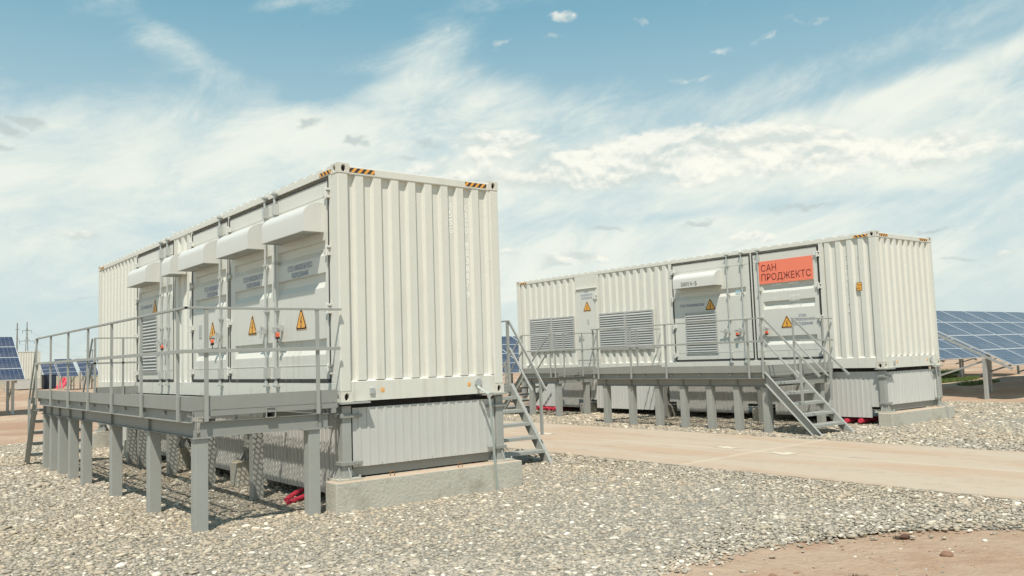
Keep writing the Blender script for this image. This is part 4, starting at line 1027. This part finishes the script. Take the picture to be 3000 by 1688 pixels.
def pylon(x, y, H, label, arms, w=1.0):
    r = root('power_pylon', (x, y, -1.3), label, 'power pylon', 'power pylons on the left horizon')
    b = MB(); z0 = -1.3
    for sx, sy in ((-1, -1), (1, -1), (1, 1), (-1, 1)): b.bar((x+sx*w/2, y+sy*w/2, z0), (x+sx*.06, y+sy*.06, H), .10, .10, up=(1, 0, 0))
    n = 12
    for i in range(n):
        t0, t1 = i/n, (i+1)/n; za, zb = z0+(H-z0)*t0, z0+(H-z0)*t1; wa, wb = w/2*(1-t0*.88), w/2*(1-t1*.88)
        for s_ in (-1, 1): b.bar((x-wa*s_, y-wa, za), (x+wb*s_, y-wb, zb), .04, .04, up=(0, 1, 0))
    b.build('lattice_tower', m_pylon, r)
    for z, hw in arms:
        b = MB(); b.bar((x-hw, y+.0, z), (x+hw, y, z), .16, .16, up=(0, 0, 1)); b.bar((x, y, z+hw*.55), (x-hw*.35, y, z), .09, .09, up=(0, 1, 0)); b.bar((x, y, z+hw*.55), (x+hw*.35, y, z), .09, .09, up=(0, 1, 0))
        for s_ in (-1, 1): b.cyl((x+s_*hw*.95, y, z), (x+s_*hw*.95, y, z-.9), .07, 6)
        b.build('cross_arm', m_pylon, r)
    return r
pylon(46.6, 330, 18.6, 'taller lattice power pylon with two cross arms, right of the pair on the left horizon', [(15.6, 1.5), (12.0, 2.4)], 1.3)
b = MB(); b.cyl((43.6, 330, -1.3), (43.6, 330, 18.3), .32, 8, r2=.16)
pp = root('utility_pole', (43.6, 330, -1.3), 'slim power pole left of the lattice pylon', 'power pole'); b.build('shaft', m_pylon, pp)
b = MB(); b.bar((42.9, 330, 16.0), (44.3, 330, 16.0), .12, .12); b.bar((43.6, 330, 14.0), (44.6, 330, 10.5), .06, .06, up=(0, 1, 0)); b.build('cross_arm', m_pylon, pp)
for i, (xx, ll) in enumerate(((147., 'left'), (150.6, 'right'))):
    q = root('utility_pole', (xx, 720, -1.3), 'tiny T-shaped power pole on the horizon above the distant panels, %s one' % ll, 'power pole')
    b = MB(); b.cyl((xx, 720, -1.3), (xx, 720, 18.5), .30, 6); b.build('shaft', m_pylon, q); b = MB(); b.bar((xx-1.5, 720, 17.2), (xx+1.5, 720, 17.2), .3, .3); b.build('cross_arm', m_pylon, q)
for i, (z, dx_) in enumerate(((15., 1.5), (11.4, 2.4), (11.4, -2.4))):
    b = MB(); P = []
    for k in range(21):
        t = k/20; P.append((46.6+dx_+(149-46.6)*t, 330+390*t, z+(3.0)*t-9*4*t*(1-t)*.35))
    b.tube(P, .018, 3); tag(b.build('power_line', m_pylon, org=P[0]), 'thin power wire running right from the pylon, %s' % ['highest', 'lower near one', 'lower far one'][i], 'power line')
# grass
def grass(cx, cy, rx, ry, n, h, sd):
    r = random.Random(sd)
    for _ in range(n):
        a = r.uniform(0, 6.283); q = math.sqrt(r.random()); x = cx+rx*q*math.cos(a); y = cy+ry*q*math.sin(a); z = soil(x, y); w = h*.07; t = r.uniform(0, 6.28); hh = h*r.uniform(.5, 1.3); l = hh*.5
        GB.add([(x-w*math.cos(t), y-w*math.sin(t), z-.02), (x+w*math.cos(t), y+w*math.sin(t), z-.02), (x+r.uniform(-l, l), y+r.uniform(-l, l), z+hh)], [(0, 1, 2)])
GB = MB(); GB.norec = True
grass(30, 7.2, 2.6, .9, 5000, .16, 1); grass(34, 10.6, 4., 1.2, 6000, .20, 2); grass(28, 4.9, 1.6, .3, 900, .12, 4); grass(17.4, 78, 1.6, 2.4, 3000, .3, 3); grass(38, 14, 8, 2, 6000, .25, 6)
tag(GB.build('grass', m_grass), 'low green grass growing between the solar tables', 'grass', kind='stuff')
GB = MB(); GB.norec = True
def scrub(cx, cy, rx, n, h, sd, z0):
    r = random.Random(sd)
    for _ in range(n):
        a = r.uniform(0, 6.283); q = math.sqrt(r.random()); x = cx+rx*q*math.cos(a); y = cy+rx*q*math.sin(a); t = r.uniform(0, 6.28); w = .004; l = h
        GB.add([(x-w*math.cos(t), y-w*math.sin(t), z0-.01), (x+w*math.cos(t), y+w*math.sin(t), z0-.01), (x+r.uniform(-l, l), y+r.uniform(-l, l), z0+h*r.random())], [(0, 1, 2)])
# clods and stones on the soil wedge
wz = -1.29
def rock(x, y, s_, name, label, m__, sd, z=None, flat=.55):
    r = random.Random(sd); V, F = L1; z = gz(x, y)-.014 if z is None else z
    b = MB(); sx = r.uniform(.8, 1.2); sy = r.uniform(.6, .9)
    ph = [r.uniform(0, 6.28) for _ in range(6)]
    P = []
    for v in V:
        k = 1+.16*math.sin(v[0]*3+ph[0])*math.sin(v[1]*3.5+ph[1])+.12*math.sin(v[2]*5+ph[2]+v[0]*4)+r.uniform(-.05, .05); P.append((x+v[0]*s_*sx*k, y+v[1]*s_*sy*k, z+s_*flat*.4+v[2]*s_*flat*k))
    b.add(P, [tuple(q) for q in F]); return tag(b.build(name, m__, org=(x, y, z), smooth=True), label, 'stone' if name == 'stone' else 'soil clod')
m_clod = mat('brown_clod', (.27, .155, .10), .95, var=.15, scale=20, bump=.01)
m_ws = mat('white_stone', (.66, .63, .56), .7, var=.08, scale=20)
rock(2.49, -5.84, .058, 'soil_clod', 'brown soil clod on the bare earth at the lower right', m_clod, 1)
rock(3.27, -5.81, .026, 'stone', 'single white stone on the bare earth near the right edge', m_ws, 2)
rock(.95, -5.25, .045, 'soil_clod', 'low brown clod near the bottom of the bare earth, left one', m_clod, 3)
rock(1.15, -5.32, .035, 'soil_clod', 'low brown clod near the bottom of the bare earth, right one', m_clod, 4)
rock(2.95, -5.25, .05, 'soil_clod', 'dark clod on the edge between gravel and bare earth', mat('dark_clod', (.12, .065, .045), .95, var=.2, scale=30), 5)
# loose grit on the bare earth
gr = MB(); r5 = random.Random(11)
wdx = [p[0] for p in wd]; V0, F0 = L0
for i in range(6500):
    x, y = r5.uniform(-2.5, 5), r5.uniform(-9.5, -4.7)
    if not bool(inpoly(np.array([x]), np.array([y]), wd)[0]): continue
    s_ = r5.choice((.003, .004, .004, .006, .006, .008, .012, .018)) * r5.uniform(.6, 1.2); z = gz(x, y)-.014
    gr.add([(x+v[0]*s_, y+v[1]*s_*.8, z+v[2]*s_*.5) for v in V0], [tuple(q) for q in F0], r5.choice((0, 0, 3, 3, 1, 2, 4, 4)))
gr.norec = True
tag(gr.build('soil_grit', [m_clod, m_ws, m_grav, mat('soil_crumb', (.36, .25, .17), .95, var=.1), mat('soil_crumb_pale', (.46, .36, .27), .95, var=.1)]), 'small crumbs of earth and grit scattered on the bare soil', 'grit', kind='stuff')
for (cx, cy, rx, n, h, sd) in ((1.37, -5.72, .10, 260, .035, 1), (2.93, -5.22, .06, 120, .03, 2)): scrub(cx, cy, rx, n, h, sd, gz(cx, cy)-.014)
tag(GB.build('dry_weeds', m_scrub), 'small dark dry weeds on the bare earth', 'weeds', kind='stuff')
